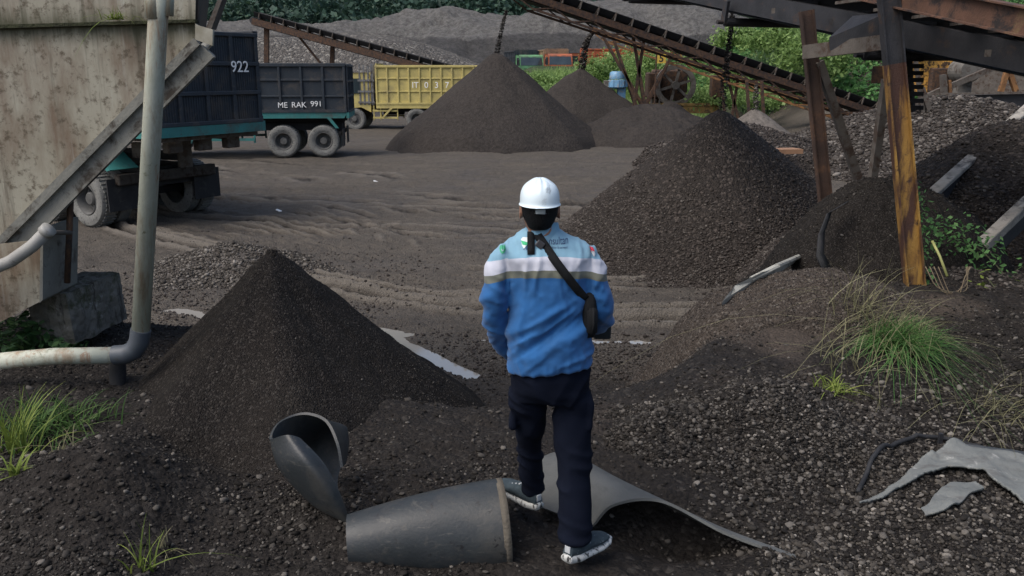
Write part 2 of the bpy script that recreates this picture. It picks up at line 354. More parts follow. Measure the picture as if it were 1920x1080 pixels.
# ---------------------------------------------------------------- piles
PILES = []
def edge(pl, q):
    f, d = pl.get('fall', (.85, .25)); return ss((q-f)/(1-f))*d
def pile_z(pl, x, y):
    dx = x-pl['c'][0]; dy = y-pl['c'][1]; dy = np.where(dy > 0, dy/pl.get('eyb', pl.get('ey', 1.0)), dy/pl.get('ey', 1.0))
    r = np.sqrt(dx*dx+dy*dy); th = np.arctan2(dy, dx)
    s = pl['s'] + pl.get('sa', 0)*np.cos(th-pl.get('st', 0)) + pl.get('sv', .05)*vn(np.cos(th)*2.3+pl['seed'], np.sin(th)*2.3, pl['seed'])
    a = pl.get('a', .12)
    z = pl['z'] - s*(np.sqrt(r*r+a*a)-a)
    ft = pl.get('foot', .0)
    if ft:
        fz_ = pl['foot_z']-(pl['fzy']*ss((y-5.3-.35*ss((-x-1.6)/1))/1.6) if 'fzy' in pl else 0)
        k = fz_+ft; z = np.where(z < k, fz_+ft*np.exp(np.clip((z-k)/ft, -8, 0)), z)
    env = ss(r/(pl.get('a', .12)*3+.02))
    z = z + pl.get('n', .03)*fbm(x, y, pl.get('nf', 1.5), 4, pl['seed'])*(.4+.6*env) + pl.get('n2', .008)*fbm(x, y, pl.get('nf2', 14), 3, pl['seed']+5)
    if pl.get('gully'):
        z = z - pl['gully']*np.abs(vn(th*pl.get('gn', 9), r*.35, pl['seed']+9))*ss(r/.7)
    return z
def pile(name, label, cat, c, z, s, Rm, mat, seed, res=None, group=None, **k):
    pl = dict(c=c, z=z, s=s, seed=seed, R=Rm, **k); PILES.append(pl)
    ey = k.get('ey', 1.0)
    d0 = math.hypot(*c); res = res or max(.012, .0016*(d0-Rm*.6))
    nrad = int(min(520, Rm/res)); nth = int(min(1100, 2*math.pi*Rm*.55/res))
    rr = Rm*(np.arange(nrad+1)/nrad)**.9; th = np.linspace(0, 2*math.pi, nth, endpoint=False)
    T, Q = np.meshgrid(th, rr); X = c[0]+Q*np.cos(T); Y = c[1]+Q*np.sin(T)*ey
    Zp = pile_z(pl, X, Y); g = H(X, Y)
    Zp = np.maximum(Zp-edge(pl, Q/Rm), g-.05)
    V = np.stack([X, Y, Zp], -1).reshape(-1, 3)
    i = np.arange(nrad)[:, None]*nth; j = np.arange(nth)[None, :]; j2 = (j+1) % nth
    F = np.stack([i+j, i+nth+j, i+nth+j2, i+j2], -1).reshape(-1, 4)
    # drop cells wholly under the ground
    vis = (Zp > g-.045).reshape(-1); keep = vis[F].any(1); F = F[keep]
    used = np.unique(F); mp = -np.ones(len(V), int); mp[used] = np.arange(len(used)); V = V[used]; F = mp[F]
    o = npmesh(name, V, F, mat, origin=(c[0], c[1], float(H(c[0], c[1]))))
    tag(o, label, cat, group); pl['o'] = o
    return o
def Zall(x, y, skip=None):
    z = H(x, y)
    for p_ in PILES:
        if p_ is skip: continue
        r = np.sqrt((x-p_['c'][0])**2+((y-p_['c'][1])/p_.get('ey', 1))**2)
        pz = pile_z(p_, x, y)-edge(p_, r/p_['R'])
        z = np.where(r < p_['R'], np.maximum(z, pz), z)
    return z
q = P(930, 103, 36.0)
pile('sand_pile', 'tallest black sand cone beside the yellow dump body, under the long conveyor', 'sand pile', (q.x, 36.0), q.z+.05, .80, 4.9, SAND_FAR, 101, a=.16, n=.10, nf=.45, n2=.018, nf2=3, sv=.10, foot=.25, foot_z=-.1)
q = P(1090, 129, 44.0)
pile('sand_pile', 'black sand cone with green bushes behind it, beside the blue motor', 'sand pile', (q.x, 44.0), q.z+.05, .76, 4.6, SAND_FAR, 102, a=.18, n=.10, nf=.5, n2=.018, nf2=3, sv=.1)
q = P(1225, 196, 37.0)
pile('sand_pile', 'low wide brown sand heap at the foot of the rusty conveyor trestle', 'sand pile', (q.x, 37.0), q.z, .42, 4.2, SAND_FAR, 103, a=1.0, n=.14, nf=.9, n2=.03, nf2=4)
q = P(1258, 190, 41.0)
pile('sand_pile', 'small dark sand cone in front of the big flywheel', 'sand pile', (q.x, 41.0), q.z, .8, 1.7, SAND_FAR, 104, a=.3)
q = P(1416, 205, 33.0)
pile('sand_pile', 'small pale dust cone under the tail of the lower conveyor', 'sand pile', (q.x, 33.0), q.z, .75, 2.2, grain('pale_dust', (.09, .08, .07), (.15, .135, .12), 6, None, 12, .4), 105, a=.15)
q = P(1395, 232, 27.0)
pile('gravel_pile', 'low dark rubble heap between the steep coarse pile and the pale dust cone', 'gravel pile', (q.x, 27.0), q.z, .38, 3.4, SAND_MID, 106, a=.8, n=.12, nf=1.2)
q = P(1350, 208, 14.6)
pile('gravel_pile', 'large steep cone of coarse dark sand right of the man, gravel on its lower slope', 'gravel pile', (q.x, 14.6), q.z+.02, .80, 3.75, SAND_MID, 107, a=.14, n=.03, nf=1.0, n2=.010, nf2=9, sv=.06, foot=.16, foot_z=-.06)
q = P(1790, 190, 27.5)
pile('gravel_pile', 'broad heap of round grey gravel behind the yellow steel post', 'gravel pile', (q.x, 27.5), q.z+.15, .50, 7.2, grain('grey_gravel', (.03, .027, .024), (.06, .053, .047), 9, (.12, .11, .1), 10, 1, .9, dist=.06), 108, a=2.2, n=.12, nf=.5, n2=.03, nf2=5)
q = P(432, 458, 12.9)
pile('gravel_pile', 'small light gravel heap behind the tip of the nearest black pile', 'gravel pile', (q.x, 12.9), q.z, .30, 1.9, grain('light_gravel', (.05, .045, .04), (.10, .09, .08), 30, (.15, .14, .13), 32, 1, .9), 109, a=.15, n=.03, nf=2)
q = P(508, 476, 6.15)
pile('sand_pile', 'nearest black sand cone with a crumbled tip, left of the man', 'sand pile', (q.x, 6.15), q.z+.01, .92, 1.95, SAND_DARK, 110, res=.007, a=.03, sa=-.07, st=R(-5), n=.035, nf=1.7, n2=.006, nf2=11, sv=.10, gully=.010, gn=7, foot=.12, foot_z=.60, fzy=.85, ey=1.5, eyb=1.0)
q = P(1440, 728, 4.85)
pile('gravel_pile', 'low pebbly mound beside the man on the right, above the torn rubber sheet', 'gravel pile', (q.x, 4.85), q.z, .47, 1.4, GRAV, 111, res=.009, a=.26, n=.075, nf=2.5, n2=.014, nf2=13, ey=.8)
q = P(1650, 338, 8.7)
pile('dirt_mound', 'lumpy black dirt mound around the foot of the steel posts', 'dirt mound', (q.x, 8.7), q.z+.02, 1.5, 2.0, SAND_DARK, 112, res=.012, a=1.0, sa=.5, st=R(180), n=.07, nf=2.5, n2=.02, nf2=11, foot=.08, foot_z=.85, fall=(.5, .8))
q = P(1925, 232, 10.6)
pile('sand_pile', 'dark sand heap between two weathered planks at the right edge', 'sand pile', (q.x, 10.6), q.z+.05, .66, 3.3, SAND_MID, 113, res=.016, a=.3, n=.06, nf=1.2, n2=.02, nf2=9)
q = P(1480, 640, 5.9)
pile('dirt_mound', 'brown sandy ridge running up to the grass tuft', 'dirt mound', (q.x+.62, 6.95), 1.33, .40, 1.9, grain('brown_sand', (.040, .033, .028), (.080, .067, .056), 40, (.12, .105, .09), 50, .9, .9, dist=.015), 114, res=.012, a=.35, n=.05, nf=2, n2=.014, nf2=12, ey=.7, fall=(.45, .75))
def surfhit(px, py, dz=0.0, t0=3.0, t1=40.0):
    d = ray(px, py); Ys = np.linspace(t0, t1, 1500); xs_ = d.x/d.y*Ys; zs_ = CZ+d.z/d.y*Ys; hit = np.nonzero(zs_ < Zall(xs_, Ys))[0]
    i = hit[0] if len(hit) else 0; return Vector((xs_[i], Ys[i], zs_[i]+dz))
def ptop(x, y): return float(Zall(np.array([float(x)]), np.array([float(y)]))[0])
# ---------------------------------------------------------------- pebbles
def pebbles(name, pts, size, mat, parent=None, sub=1, label=None, cat=None, sink=.2):
    pts = np.asarray(pts); n = len(pts); size = np.asarray(size)
    sc_ = np.stack([size*rng.uniform(.75, 1.25, n), size*rng.uniform(.65, 1.0, n), size*rng.uniform(.45, .8, n)], -1)
    rot = np.stack([rng.uniform(-.5, .5, n), rng.uniform(-.5, .5, n), rng.uniform(0, 6.28, n)], -1)
    pts = pts.copy(); pts[:, 2] += size*(.5-sink)*.5
    o0 = Vector(pts.mean(0)) if parent is None else (parent.location if parent.type == 'MESH' else parent.location)
    me = bpy.data.meshes.new(name); me.vertices.add(n); me.vertices.foreach_set('co', (pts-np.array(o0)).astype(np.float32).ravel())
    a = me.attributes.new('scl', 'FLOAT_VECTOR', 'POINT'); a.data.foreach_set('vector', (sc_*.5).astype(np.float32).ravel())
    a = me.attributes.new('rot', 'FLOAT_VECTOR', 'POINT'); a.data.foreach_set('vector', rot.astype(np.float32).ravel())
    me.materials.append(mat); o = bpy.data.objects.new(name, me); col.objects.link(o)
    if parent is not None: o.parent = parent
    else: o.location = o0
    key = 'pebble_nodes_%d_%s' % (sub, mat.name); ng = bpy.data.node_groups.get(key)
    if not ng:
        ng = bpy.data.node_groups.new(key, 'GeometryNodeTree')
        ng.interface.new_socket('Geometry', in_out='INPUT', socket_type='NodeSocketGeometry'); ng.interface.new_socket('Geometry', in_out='OUTPUT', socket_type='NodeSocketGeometry')
        gi = ng.nodes.new('NodeGroupInput'); go = ng.nodes.new('NodeGroupOutput'); ip = ng.nodes.new('GeometryNodeInstanceOnPoints')
        ico = ng.nodes.new('GeometryNodeMeshIcoSphere'); ico.inputs['Subdivisions'].default_value = sub; ico.inputs['Radius'].default_value = 1
        sp_ = ng.nodes.new('GeometryNodeSetPosition'); ns = ng.nodes.new('ShaderNodeTexNoise'); ns.inputs['Scale'].default_value = 1.3
        vs = ng.nodes.new('ShaderNodeVectorMath'); vs.operation = 'SUBTRACT'; vs.inputs[1].default_value = (.5, .5, .5); v2 = ng.nodes.new('ShaderNodeVectorMath'); v2.operation = 'SCALE'; v2.inputs['Scale'].default_value = .9
        ng.links.new(ns.outputs['Color'], vs.inputs[0]); ng.links.new(vs.outputs[0], v2.inputs[0]); ng.links.new(v2.outputs[0], sp_.inputs['Offset']); ng.links.new(ico.outputs[0], sp_.inputs[0])
        sm = ng.nodes.new('GeometryNodeSetMaterial'); sm.inputs['Material'].default_value = mat; ng.links.new(sp_.outputs[0], sm.inputs[0])
        sh = ng.nodes.new('GeometryNodeSetShadeSmooth'); ng.links.new(sm.outputs[0], sh.inputs[0])
        ng.links.new(sh.outputs[0], ip.inputs['Instance']); ng.links.new(gi.outputs[0], ip.inputs['Points'])
        for nm, sk in (('scl', 'Scale'), ('rot', 'Rotation')):
            na_ = ng.nodes.new('GeometryNodeInputNamedAttribute'); na_.data_type = 'FLOAT_VECTOR'; na_.inputs[0].default_value = nm; ng.links.new(na_.outputs[0], ip.inputs[sk])
        ng.links.new(ip.outputs[0], go.inputs[0])
    md = o.modifiers.new('pebbles', 'NODES'); md.node_group = ng
    o['kind'] = 'stuff'
    if label: o['label'] = label
    if cat: o['category'] = cat
    return o
def polar(n, r0, r1, a0, a1):
    r = np.exp(rng.uniform(np.log(r0), np.log(r1), n)); a = np.radians(rng.uniform(a0, a1, n)); return r*np.sin(a), r*np.cos(a)
def lognorm(n, med, sg, lo, hi): return np.clip(med*np.exp(rng.normal(0, sg, n)), lo, hi)
# ground gravel, foreground
x, y = polar(230000, 3.0, 9.0, -38, 38)
mask = ss((fbm(x, y, .8, 3, 55)+.05)/.5)*.5+.08
mask = mask + .8*ss((x-.9)/.6)*ss((5.6-y)/.7) + .5*ss((x-2.3)/.7)*ss((6.6-y)/.8) + .5*np.exp(-((x+1.2)/.5)**2-((y-4.2)/.6)**2) + .22*ss((-x-1.6)/.4)*ss((6-y)/1)
mask = mask*(1-.8*np.exp(-((x-.3)/.7)**2-((y-3.6)/.45)**2))*(1-.75*np.exp(-((x-.2)/.8)**2-((y-6.3)/.8)**2))*(1-.7*np.exp(-((x-1.3)/.9)**2-((y-5.9)/.45)**2))
mask = mask+.25*ss((y-7.6)/.8)
k = rng.uniform(0, 1, len(x)) < np.clip(mask, 0, 1)*.85
x, y = x[k], y[k]
def pile_cover(x, y, pl):
    r = np.sqrt((x-pl['c'][0])**2+((y-pl['c'][1])/pl.get('ey', 1))**2)
    return (r < pl['R']) & (pile_z(pl, x, y)-edge(pl, r/pl['R']) > H(x, y))
cov = np.zeros(len(x), bool)
for pl in PILES: cov |= pile_cover(x, y, pl)
xs, ys = x[~cov], y[~cov]
pebbles('gravel', np.stack([xs, ys, H(xs, ys)], -1), lognorm(len(xs), .0098, .60, .004, .05), PEB_D, None, 1, 'loose dark gravel and pebbles scattered over the near ground', 'gravel')
def on_pile(pl, n, size, mat, rlo=0, rhi=1, sub=1, dens=None, front=True, wt=1.0):
    r = pl['R']*np.sqrt(rng.uniform(rlo**2, rhi**2, n)); a = rng.uniform(-math.pi, math.pi, n)
    x = pl['c'][0]+r*np.cos(a); y = pl['c'][1]+r*np.sin(a)*pl.get('ey', 1)
    z = pile_z(pl, x, y)-edge(pl, r/pl['R']); keep = z > H(x, y)-.01
    if front: keep &= (y < pl['c'][1]+.35*pl['R'])
    if dens is not None: keep &= rng.uniform(0, 1, n) < dens(x, y, r/pl['R'], z)
    x, y, z = x[keep], y[keep], z[keep]
    return pebbles('pebbles', np.stack([x, y, z], -1), lognorm(len(x), size, .38, size*.4, size*3), mat, pl['o'], sub)
pg = {p_['seed']: p_ for p_ in PILES}
on_pile(pg[107], 120000, .025, PEB_M, dens=lambda x, y, r, z: np.clip(1.15-z*.62+.45*fbm(x, y, .9, 3, 5), .03, .95)*ss((r-.03)/.2))
on_pile(pg[108], 60000, .078, PEB_G, dens=lambda x, y, r, z: .5+.5*ss((1.7-z)/.5))
on_pile(pg[109], 14000, .03, PEB_L, front=False)
on_pile(pg[110], 90000, .008, PEB_D, dens=lambda x, y, r, z: .03+.55*ss((.92-z)/.2)*ss((fbm(x, y, 1.6, 3, 8)+.2)/.6))
pl = pg[110]; O = pl['o'].location
for k in range(9):
    cl = MB()
    a = rng.uniform(0, 6.28); r_ = abs(rng.normal(0, .05)); x_ = pl['c'][0]+r_*math.cos(a); y_ = pl['c'][1]+r_*math.sin(a); z_ = float(pile_z(pl, np.array([x_]), np.array([y_]))[0]); s_ = rng.uniform(.008, .024)*(1.2-r_*3)
    cl.lathe([(.001, -s_), (s_*.7, -s_*.6), (s_, 0), (s_*.6, s_*.6), (.001, s_*.8)], (x_, y_, z_-s_*.1), (rng.normal(), rng.normal(), 1), 7)
    cl.build('clod', SAND_DARK, pl['o'], O)
on_pile(pg[111], 60000, .0165, PEB_D, front=False, dens=lambda x, y, r, z: .85)
on_pile(pg[112], 22000, .014, PEB_D, dens=lambda x, y, r, z: .3)
on_pile(pg[114], 40000, .011, PEB_M, dens=lambda x, y, r, z: .45)
on_pile(pg[113], 40000, .028, PEB_M, dens=lambda x, y, r, z: .2+.8*ss((1.9-z)/.5))
on_pile(pg[106], 9000, .06, PEB_M)
# larger pale pebbles at lower right
x, y = polar(26000, 3.1, 6.2, 5, 38); kk = rng.uniform(0, 1, len(x)) < .5*ss((np.degrees(np.arctan2(x, y))-13+4*vn(x*2, y*2, 4))/9)*ss((5.9-y)/1.2); x, y = x[kk], y[kk]; z = Zall(x, y)
pebbles('gravel', np.stack([x, y, z], -1), lognorm(len(x), .018, .35, .01, .04), PEB_L, None, 2, 'larger pale rounded pebbles around the pale sheet, lower right', 'gravel')
# yard gravel further out
x, y = polar(60000, 8.0, 17.0, -38, 32); d = ss((fbm(x, y, .45, 3, 66)-.0)/.35)*.8*ss((16-y)/4)*.5+.06
d = d+.7*ss((-x-2.2)/1.0)*ss((13.2-y)/2)+.7*ss((9.8-y)/.8)
kk = rng.uniform(0, 1, len(x)) < np.clip(d, 0, 1)*.8; x, y = x[kk], y[kk]; z = H(x, y); kk = z > -.035; x, y, z = x[kk], y[kk], z[kk]
pebbles('gravel', np.stack([x, y, z], -1), lognorm(len(x), .024, .4, .012, .06), PEB_M, None, 1, 'loose grey brown gravel lying over the muddy yard', 'gravel')
# ---------------------------------------------------------------- far embankment and forest hill
def hillmesh(name, ridge, Y0, run, mat, seed, back=30, amp=.6, z0=0, xres=.5):
    xs = [P(px, py, Y0+run) for px, py in ridge]; X_ = np.arange(xs[0].x, xs[-1].x, xres)
    hz = np.interp(X_, [p.x for p in xs], [p.z for p in xs]); yy = np.concatenate([np.linspace(0, run, 70), np.linspace(run, run+back, 12)[1:]])
    XX, YY = np.meshgrid(X_, yy); t_ = YY/run
    prof = np.where(t_ < 1, .25*ss(t_/.45)+.75*ss((t_-.2)/.8), 1)
    prof = np.clip(prof+.07*vn(XX*.12, YY*.15, seed)*ss(t_*2)*ss((1.2-t_)*3), 0, 1.2)
    Z_ = z0+(hz[None, :]-z0)*prof + amp*fbm(XX, YY*1.5, .12, 5, seed)*ss(t_*3) + amp*.35*np.abs(fbm(XX, YY*.3, .5, 3, seed+3))*ss(t_*3)
    Z_[0] -= 1.5
    n_ = len(X_); V = np.stack([XX, YY+Y0, Z_], -1).reshape(-1, 3); i = np.arange(len(yy)-1)[:, None]*n_; j = np.arange(n_-1)[None]
    F = np.stack([i+j, i+j+1, i+n_+j+1, i+n_+j], -1).reshape(-1, 4)
    o = npmesh(name, V, F, mat); o['kind'] = 'structure'; return o
m, t, b = mat_new('quarry_slope'); g = N(t, 'ShaderNodeNewGeometry').outputs['Position']
n1, _ = tex(t, g, .09, 8, rough=.7, dist=.6); n2, _ = tex(t, g, 1.0, 6, stretch=(.08, .08, .6), rough=.7); n3, _ = tex(t, g, 1.6, 5, rough=.85)
sz_ = N(t, 'ShaderNodeSeparateXYZ'); t.links.new(g, sz_.inputs[0])
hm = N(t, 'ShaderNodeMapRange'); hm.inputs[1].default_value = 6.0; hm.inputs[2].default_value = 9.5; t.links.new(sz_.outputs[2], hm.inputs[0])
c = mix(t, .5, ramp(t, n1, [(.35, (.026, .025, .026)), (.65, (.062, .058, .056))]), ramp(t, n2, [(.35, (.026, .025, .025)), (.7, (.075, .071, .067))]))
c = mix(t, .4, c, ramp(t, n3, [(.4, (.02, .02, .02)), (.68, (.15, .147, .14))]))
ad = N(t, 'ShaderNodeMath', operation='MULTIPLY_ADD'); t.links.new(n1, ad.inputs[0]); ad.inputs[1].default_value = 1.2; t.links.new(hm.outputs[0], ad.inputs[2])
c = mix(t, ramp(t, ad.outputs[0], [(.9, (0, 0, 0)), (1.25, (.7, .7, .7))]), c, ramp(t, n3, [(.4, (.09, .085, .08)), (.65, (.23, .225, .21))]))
t.links.new(c, b.inputs['Base Color']); b.inputs['Roughness'].default_value = .95
bp = N(t, 'ShaderNodeBump'); bp.inputs['Strength'].default_value = 1; bp.inputs['Distance'].default_value = .5; t.links.new(n3, bp.inputs['Height']); t.links.new(bp.outputs[0], b.inputs['Normal'])
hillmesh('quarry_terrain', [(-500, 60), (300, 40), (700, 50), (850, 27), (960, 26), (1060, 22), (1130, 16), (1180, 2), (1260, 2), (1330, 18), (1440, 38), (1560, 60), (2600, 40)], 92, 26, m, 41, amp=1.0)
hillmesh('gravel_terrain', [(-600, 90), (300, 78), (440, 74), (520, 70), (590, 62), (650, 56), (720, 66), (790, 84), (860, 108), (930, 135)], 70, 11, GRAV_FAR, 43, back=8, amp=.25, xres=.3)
o = hillmesh('forest_hill', [(-900, -420), (300, -420), (900, -380), (1300, -300), (1800, -200), (2600, -300)], 140, 60, leafmat('forest_floor', (.01, .018, .01), (.02, .035, .018)), 45, back=10, amp=3, z0=6, xres=2)
# ---------------------------------------------------------------- lettering
def text_mesh(name, body, size, mat, parent, loc, M, ext=.002, bold=0.0):
    cu = bpy.data.curves.new(name, 'FONT'); cu.body = body; cu.size = size; cu.extrude = ext; cu.offset = bold; cu.align_x = 'CENTER'; cu.align_y = 'CENTER'
    o = bpy.data.objects.new(name, cu); col.objects.link(o); dg = bpy.context.evaluated_depsgraph_get()
    me = bpy.data.meshes.new_from_object(o.evaluated_get(dg)); bpy.data.objects.remove(o); me.name = name
    me.materials.clear(); me.transform(M.to_4x4()); me.transform(Matrix.Translation(Vector(loc)))
    return link(name, me, mat, parent, False)
WHITE_P = surf('white_lettering', ((.7, .71, .7), (.9, .91, .9), 8), [((.3, .3, .3), 6, .66, .76)], .7)
# ---------------------------------------------------------------- vehicles (x forward, y left, z up; origin on the ground between the rear axles)
TYRE = surf('dusty_tyre', ((.12, .12, .112), (.22, .22, .205), 4), [((.045, .045, .044), 20, .55, .62)], .92, .5, 30)
RIM = surf('dusty_rim', ((.06, .06, .058), (.13, .13, .125), 6), [], .8)
BLACKV = surf('black_chassis', ((.008, .008, .009), (.022, .022, .024), 4), [((.05, .045, .04), 5, .55, .7)], .8)
GLASS = surf('cab_glass', ((.02, .03, .035), (.05, .07, .08), 1), [], .12, spec=.8)
def paint(name, c, dirt=(.07, .06, .052)):
    return surf(name, (tuple(x*.7 for x in c), c, 2), [(dirt, 1.6, .5, .72), (dirt, 12, .58, .7), (tuple(x*.4 for x in c), 5, .62, .72, (1, 1, .25))], .7, .15, 30)
def wheel(parent, x, y, s, r=.55, wd=.30, dual=False):
    """s = +1 left, -1 right; outer face towards s"""
    ax = (0, s, 0); m_ = MB(); n = 40
    c = (x, y, r)
    m_.lathe([(r*.55, 0), (r*.62, .035), (r*.80, .05), (r*.93, .035), (r*.985, 0), (r, -.05), (r, -wd+.05), (r*.94, -wd), (r*.55, -wd)], c, ax, n)
    for k in range(n):     # tread lugs
        a = 2*math.pi*k/n; 
        m_.box((x+math.cos(a)*(r+.006), y-s*(wd*.5-.0), r+math.sin(a)*(r+.006)), (.022, wd*.86, .045), Matrix.Rotation(-a, 3, 'Y'))
    if dual: m_.lathe([(r*.6, -wd-.05), (r*.97, -wd-.07), (r, -wd-.12), (r, -2*wd), (r*.6, -2*wd-.02)], c, ax, n)
    ty = m_.build('tyre', TYRE, None, smooth=True); autosm(ty, 35)
    ty.name = 'wheel'; ty.parent = parent
    rm = MB(); dp = -.17 if dual else -.02
    rm.lathe([(r*.55, .0), (r*.565, .018), (r*.54, .03), (r*.50, .0), (r*.47, dp*.5), (r*.45, dp), (r*.25, dp-.01), (r*.24, dp+.10), (r*.19, dp+.13), (.0001, dp+.135)], c, ax, 28)
    for k in range(8):
        a = 2*math.pi*k/8; rm.box((x+math.cos(a)*r*.34, y+s*(dp+.01), r+math.sin(a)*r*.34), (.035, .04, .035))
    autosm(rm.build('rim', RIM, ty, smooth=True), 35)
    return ty
def dump_truck(label, loc, rz, bedc, trimc, cabc, L=5.2, Wd=2.5, z0=1.62, z1=3.2, cols=7, rows=3, side_text=None, tail_text=None, guard=None, xb=-1.55, tailgroove=False, group=None, cat='dump truck', rack=False, post=None, detail=True):
    t = empty('dump_truck', loc, label, cat, group, rz); hw = Wd/2
    xf = xb+L
    m_ = MB()   # body shell: floor, two sides, headboard, with outer ribs
    m_.box(((xb+xf)/2, 0, z0+.04), (L, Wd-.1, .08)); th = .05
    for s in (-1, 1):
        m_.box(((xb+xf)/2, s*(hw-.09), (z0+z1)/2), (L, th, z1-z0))
        m_.box(((xb+xf)/2, s*(hw-.05), z1-.05), (L+.02, .14, .12), bev=.012); m_.box(((xb+xf)/2, s*(hw-.045), z0+.05), (L, .13, .10))
        for k in range(cols+1): m_.box((xb+.05+(L-.1)*k/cols, s*(hw-.035), (z0+z1)/2), (.085, .085, z1-z0-.1), bev=.012)
        for k in range(1, rows): m_.box(((xb+xf)/2, s*(hw-.045), z0+(z1-z0)*k/rows), (L, .06, .07), bev=.01)
    m_.box((xf-.03, 0, (z0+z1)/2+.05), (th, Wd-.24, z1-z0+.1)); 
    for k in range(5): m_.box((xf+.02, -hw+.25+(Wd-.5)*k/4, (z0+z1)/2), (.06, .08, z1-z0))
    body = m_.build('dump_body', bedc, t)
    g_ = MB()   # tailgate
    g_.box((xb+.0, 0, (z0+z1)/2-.02), (.05, Wd-.2, z1-z0-.06))
    for z in np.linspace(z0+.02, z1-.08, 4 if detail else 3): g_.box((xb-.045, 0, z), (.07, Wd-.1, .08), bev=.012)
    for k in range(5): g_.box((xb-.04, -hw+.1+(Wd-.2)*k/4, (z0+z1)/2), (.065, .085, z1-z0-.08), bev=.012)
    if tailgroove:
        for k in range(46):
            g_.box((xb-.028, -hw+.12+(Wd-.24)*k/45, (z0+z1)/2), (.014, .016, z1-z0-.1))
    tg = g_.build('tailgate', post or bedc, t)
    tr = MB()
    for s in (-1, 1):
        tr.prism([(xb, s*(hw-.06), z0), (xf, s*(hw-.06), z0), (xf, s*(hw-.06), z0-.20), (xb+.1, s*(hw-.06), z0-.20)], (0, s*.05, 0))
        if guard: 
            tr.prism([(1.95, s*(hw-.05), z0-.2), (2.1, s*(hw-.05), z0-.2), (2.5, s*(hw-.05), z0-.62), (2.38, s*(hw-.05), z0-.62)], (0, s*.05, 0))
            tr.prism([(-.98, s*(hw-.05), z0-.2), (-.85, s*(hw-.05), z0-.2), (-1.12, s*(hw-.05), z0-.55), (-1.24, s*(hw-.05), z0-.55)], (0, s*.05, 0))
    tr.box((xb-.02, 0, z0-.10), (.10, Wd, .2)); tr.build('lower_beam', trimc, t)
    ch = MB()
    for s in (-1, 1): ch.beam((-1.3, s*.42, 1.02), (xf+2.1, s*.42, 1.02), .09, .26); ch.beam((-1.4, s*.42, 1.27), (xf, s*.42, 1.27), .1, .18)
    for x in (-1.2, -.1, 1.2, 2.4, xf): ch.beam((x, -.42, 1.0), (x, .42, 1.0), .1, .18)
    for x in (-.68, .72, xf+1.15): ch.beam((x, -1.0, .55), (x, 1.0, .55), .14, .14)
    for x in np.linspace(xb+.2, xf-.2, 8): ch.box((x, 0, z0-.14), (.09, Wd-.3, .14))
    ch.tube([(2.0, .1, 1.1), (2.8, 0, 1.55)], .09); ch.box((xf-.6, -.85, .95), (1.1, .5, .5), bev=.05)
    ch.box((-1.25, 0, .80), (.10, 2.1, .14)); ch.build('chassis', BLACKV, t)
    for s in (-1, 1):
        for x in (-.68, .72): wheel(t, x, s*(hw-.06), s, dual=True)
        wheel(t, xf+1.15, s*(hw-.08), s)
        f = MB(); f.box((-1.36, s*(hw-.38), .66), (.025, .66, .62)); f.build('mudflap', BLACKV, t)
    if guard:
        for s in (-1, 1):
            gd = MB()
            for z in (.62, .98): gd.beam((1.7, s*(hw-.1), z), (xf+.2, s*(hw-.1), z), .04, .09)
            for x in (1.72, 2.6, xf+.15): gd.beam((x, s*(hw-.14), .5), (x, s*(hw-.14), 1.45), .05, .06, up=(1, 0, 0))
            gd.build('side_guard', guard, t)
    # cab
    c0 = xf+.28; c1 = c0+1.95; cb = MB()
    sec = [(c0, .9), (c0, 2.75), (c0+.15, 2.9), (c1-.45, 2.88), (c1-.2, 2.72), (c1, 1.85), (c1+.04, .75), (c1-.2, .62), (c1-.35, .62), (c1-.4, 1.1), (c0+.5, 1.15)]
    cb.loft([[(x, y, z) for x, z in sec] for y in (-1.15, -1.2, 1.2, 1.15)], True)
    cabo = autosm(cb.build('cab', cabc, t), 30)
    gl = MB(); gl.prism([(c1-.185, -1.05, 2.62), (c1-.185, 1.05, 2.62), (c1+.008, 1.08, 1.86), (c1+.008, -1.08, 1.86)], (.012, 0, .004)); gl.build('windscreen', GLASS, cabo)
    for s in (-1, 1):
        g2 = MB(); g2.prism([(c0+.55, s*1.195, 2.6), (c1-.4, s*1.195, 2.6), (c1-.2, s*1.195, 1.85), (c0+.55, s*1.195, 1.85)], (0, s*.012, 0)); g2.build('side_window', GLASS, cabo)
        h = MB(); h.box((c1+.04, s*.85, 1.0), (.05, .3, .18), bev=.02); h.build('headlight', surf('lamp_glass', ((.4, .4, .38), (.6, .6, .58), 9), [], .3), cabo)
        mi = MB(); mi.tube([(c1-.15, s*1.2, 2.5), (c1+.1, s*1.4, 2.4)], .02, 8); mi.box((c1+.1, s*1.42, 2.15), (.06, .18, .45), bev=.02); mi.build('mirror', BLACKV, cabo)
    bm_ = MB(); bm_.box((c1+.07, 0, .72), (.12, 2.35, .3), bev=.03); bm_.build('bumper', BLACKV, cabo)
    gr_ = MB()
    for k in range(4): gr_.box((c1+.035, 0, 1.15+k*.13), (.03, 1.5, .06))
    gr_.build('grille', BLACKV, cabo)
    if side_text:
        for tx, x, z, sz_, rows_ in side_text:
            text_mesh('lettering', tx, sz_, WHITE_P, body, (x, hw+.012, z), Matrix(((-1, 0, 0), (0, 0, 1), (0, 1, 0))), .004)
    if tail_text:
        for tx, y, z, sz_ in tail_text:
            text_mesh('lettering', tx, sz_, WHITE_P, tg, (xb-.09, y, z), Matrix(((0, 0, -1), (-1, 0, 0), (0, 1, 0))), .004)
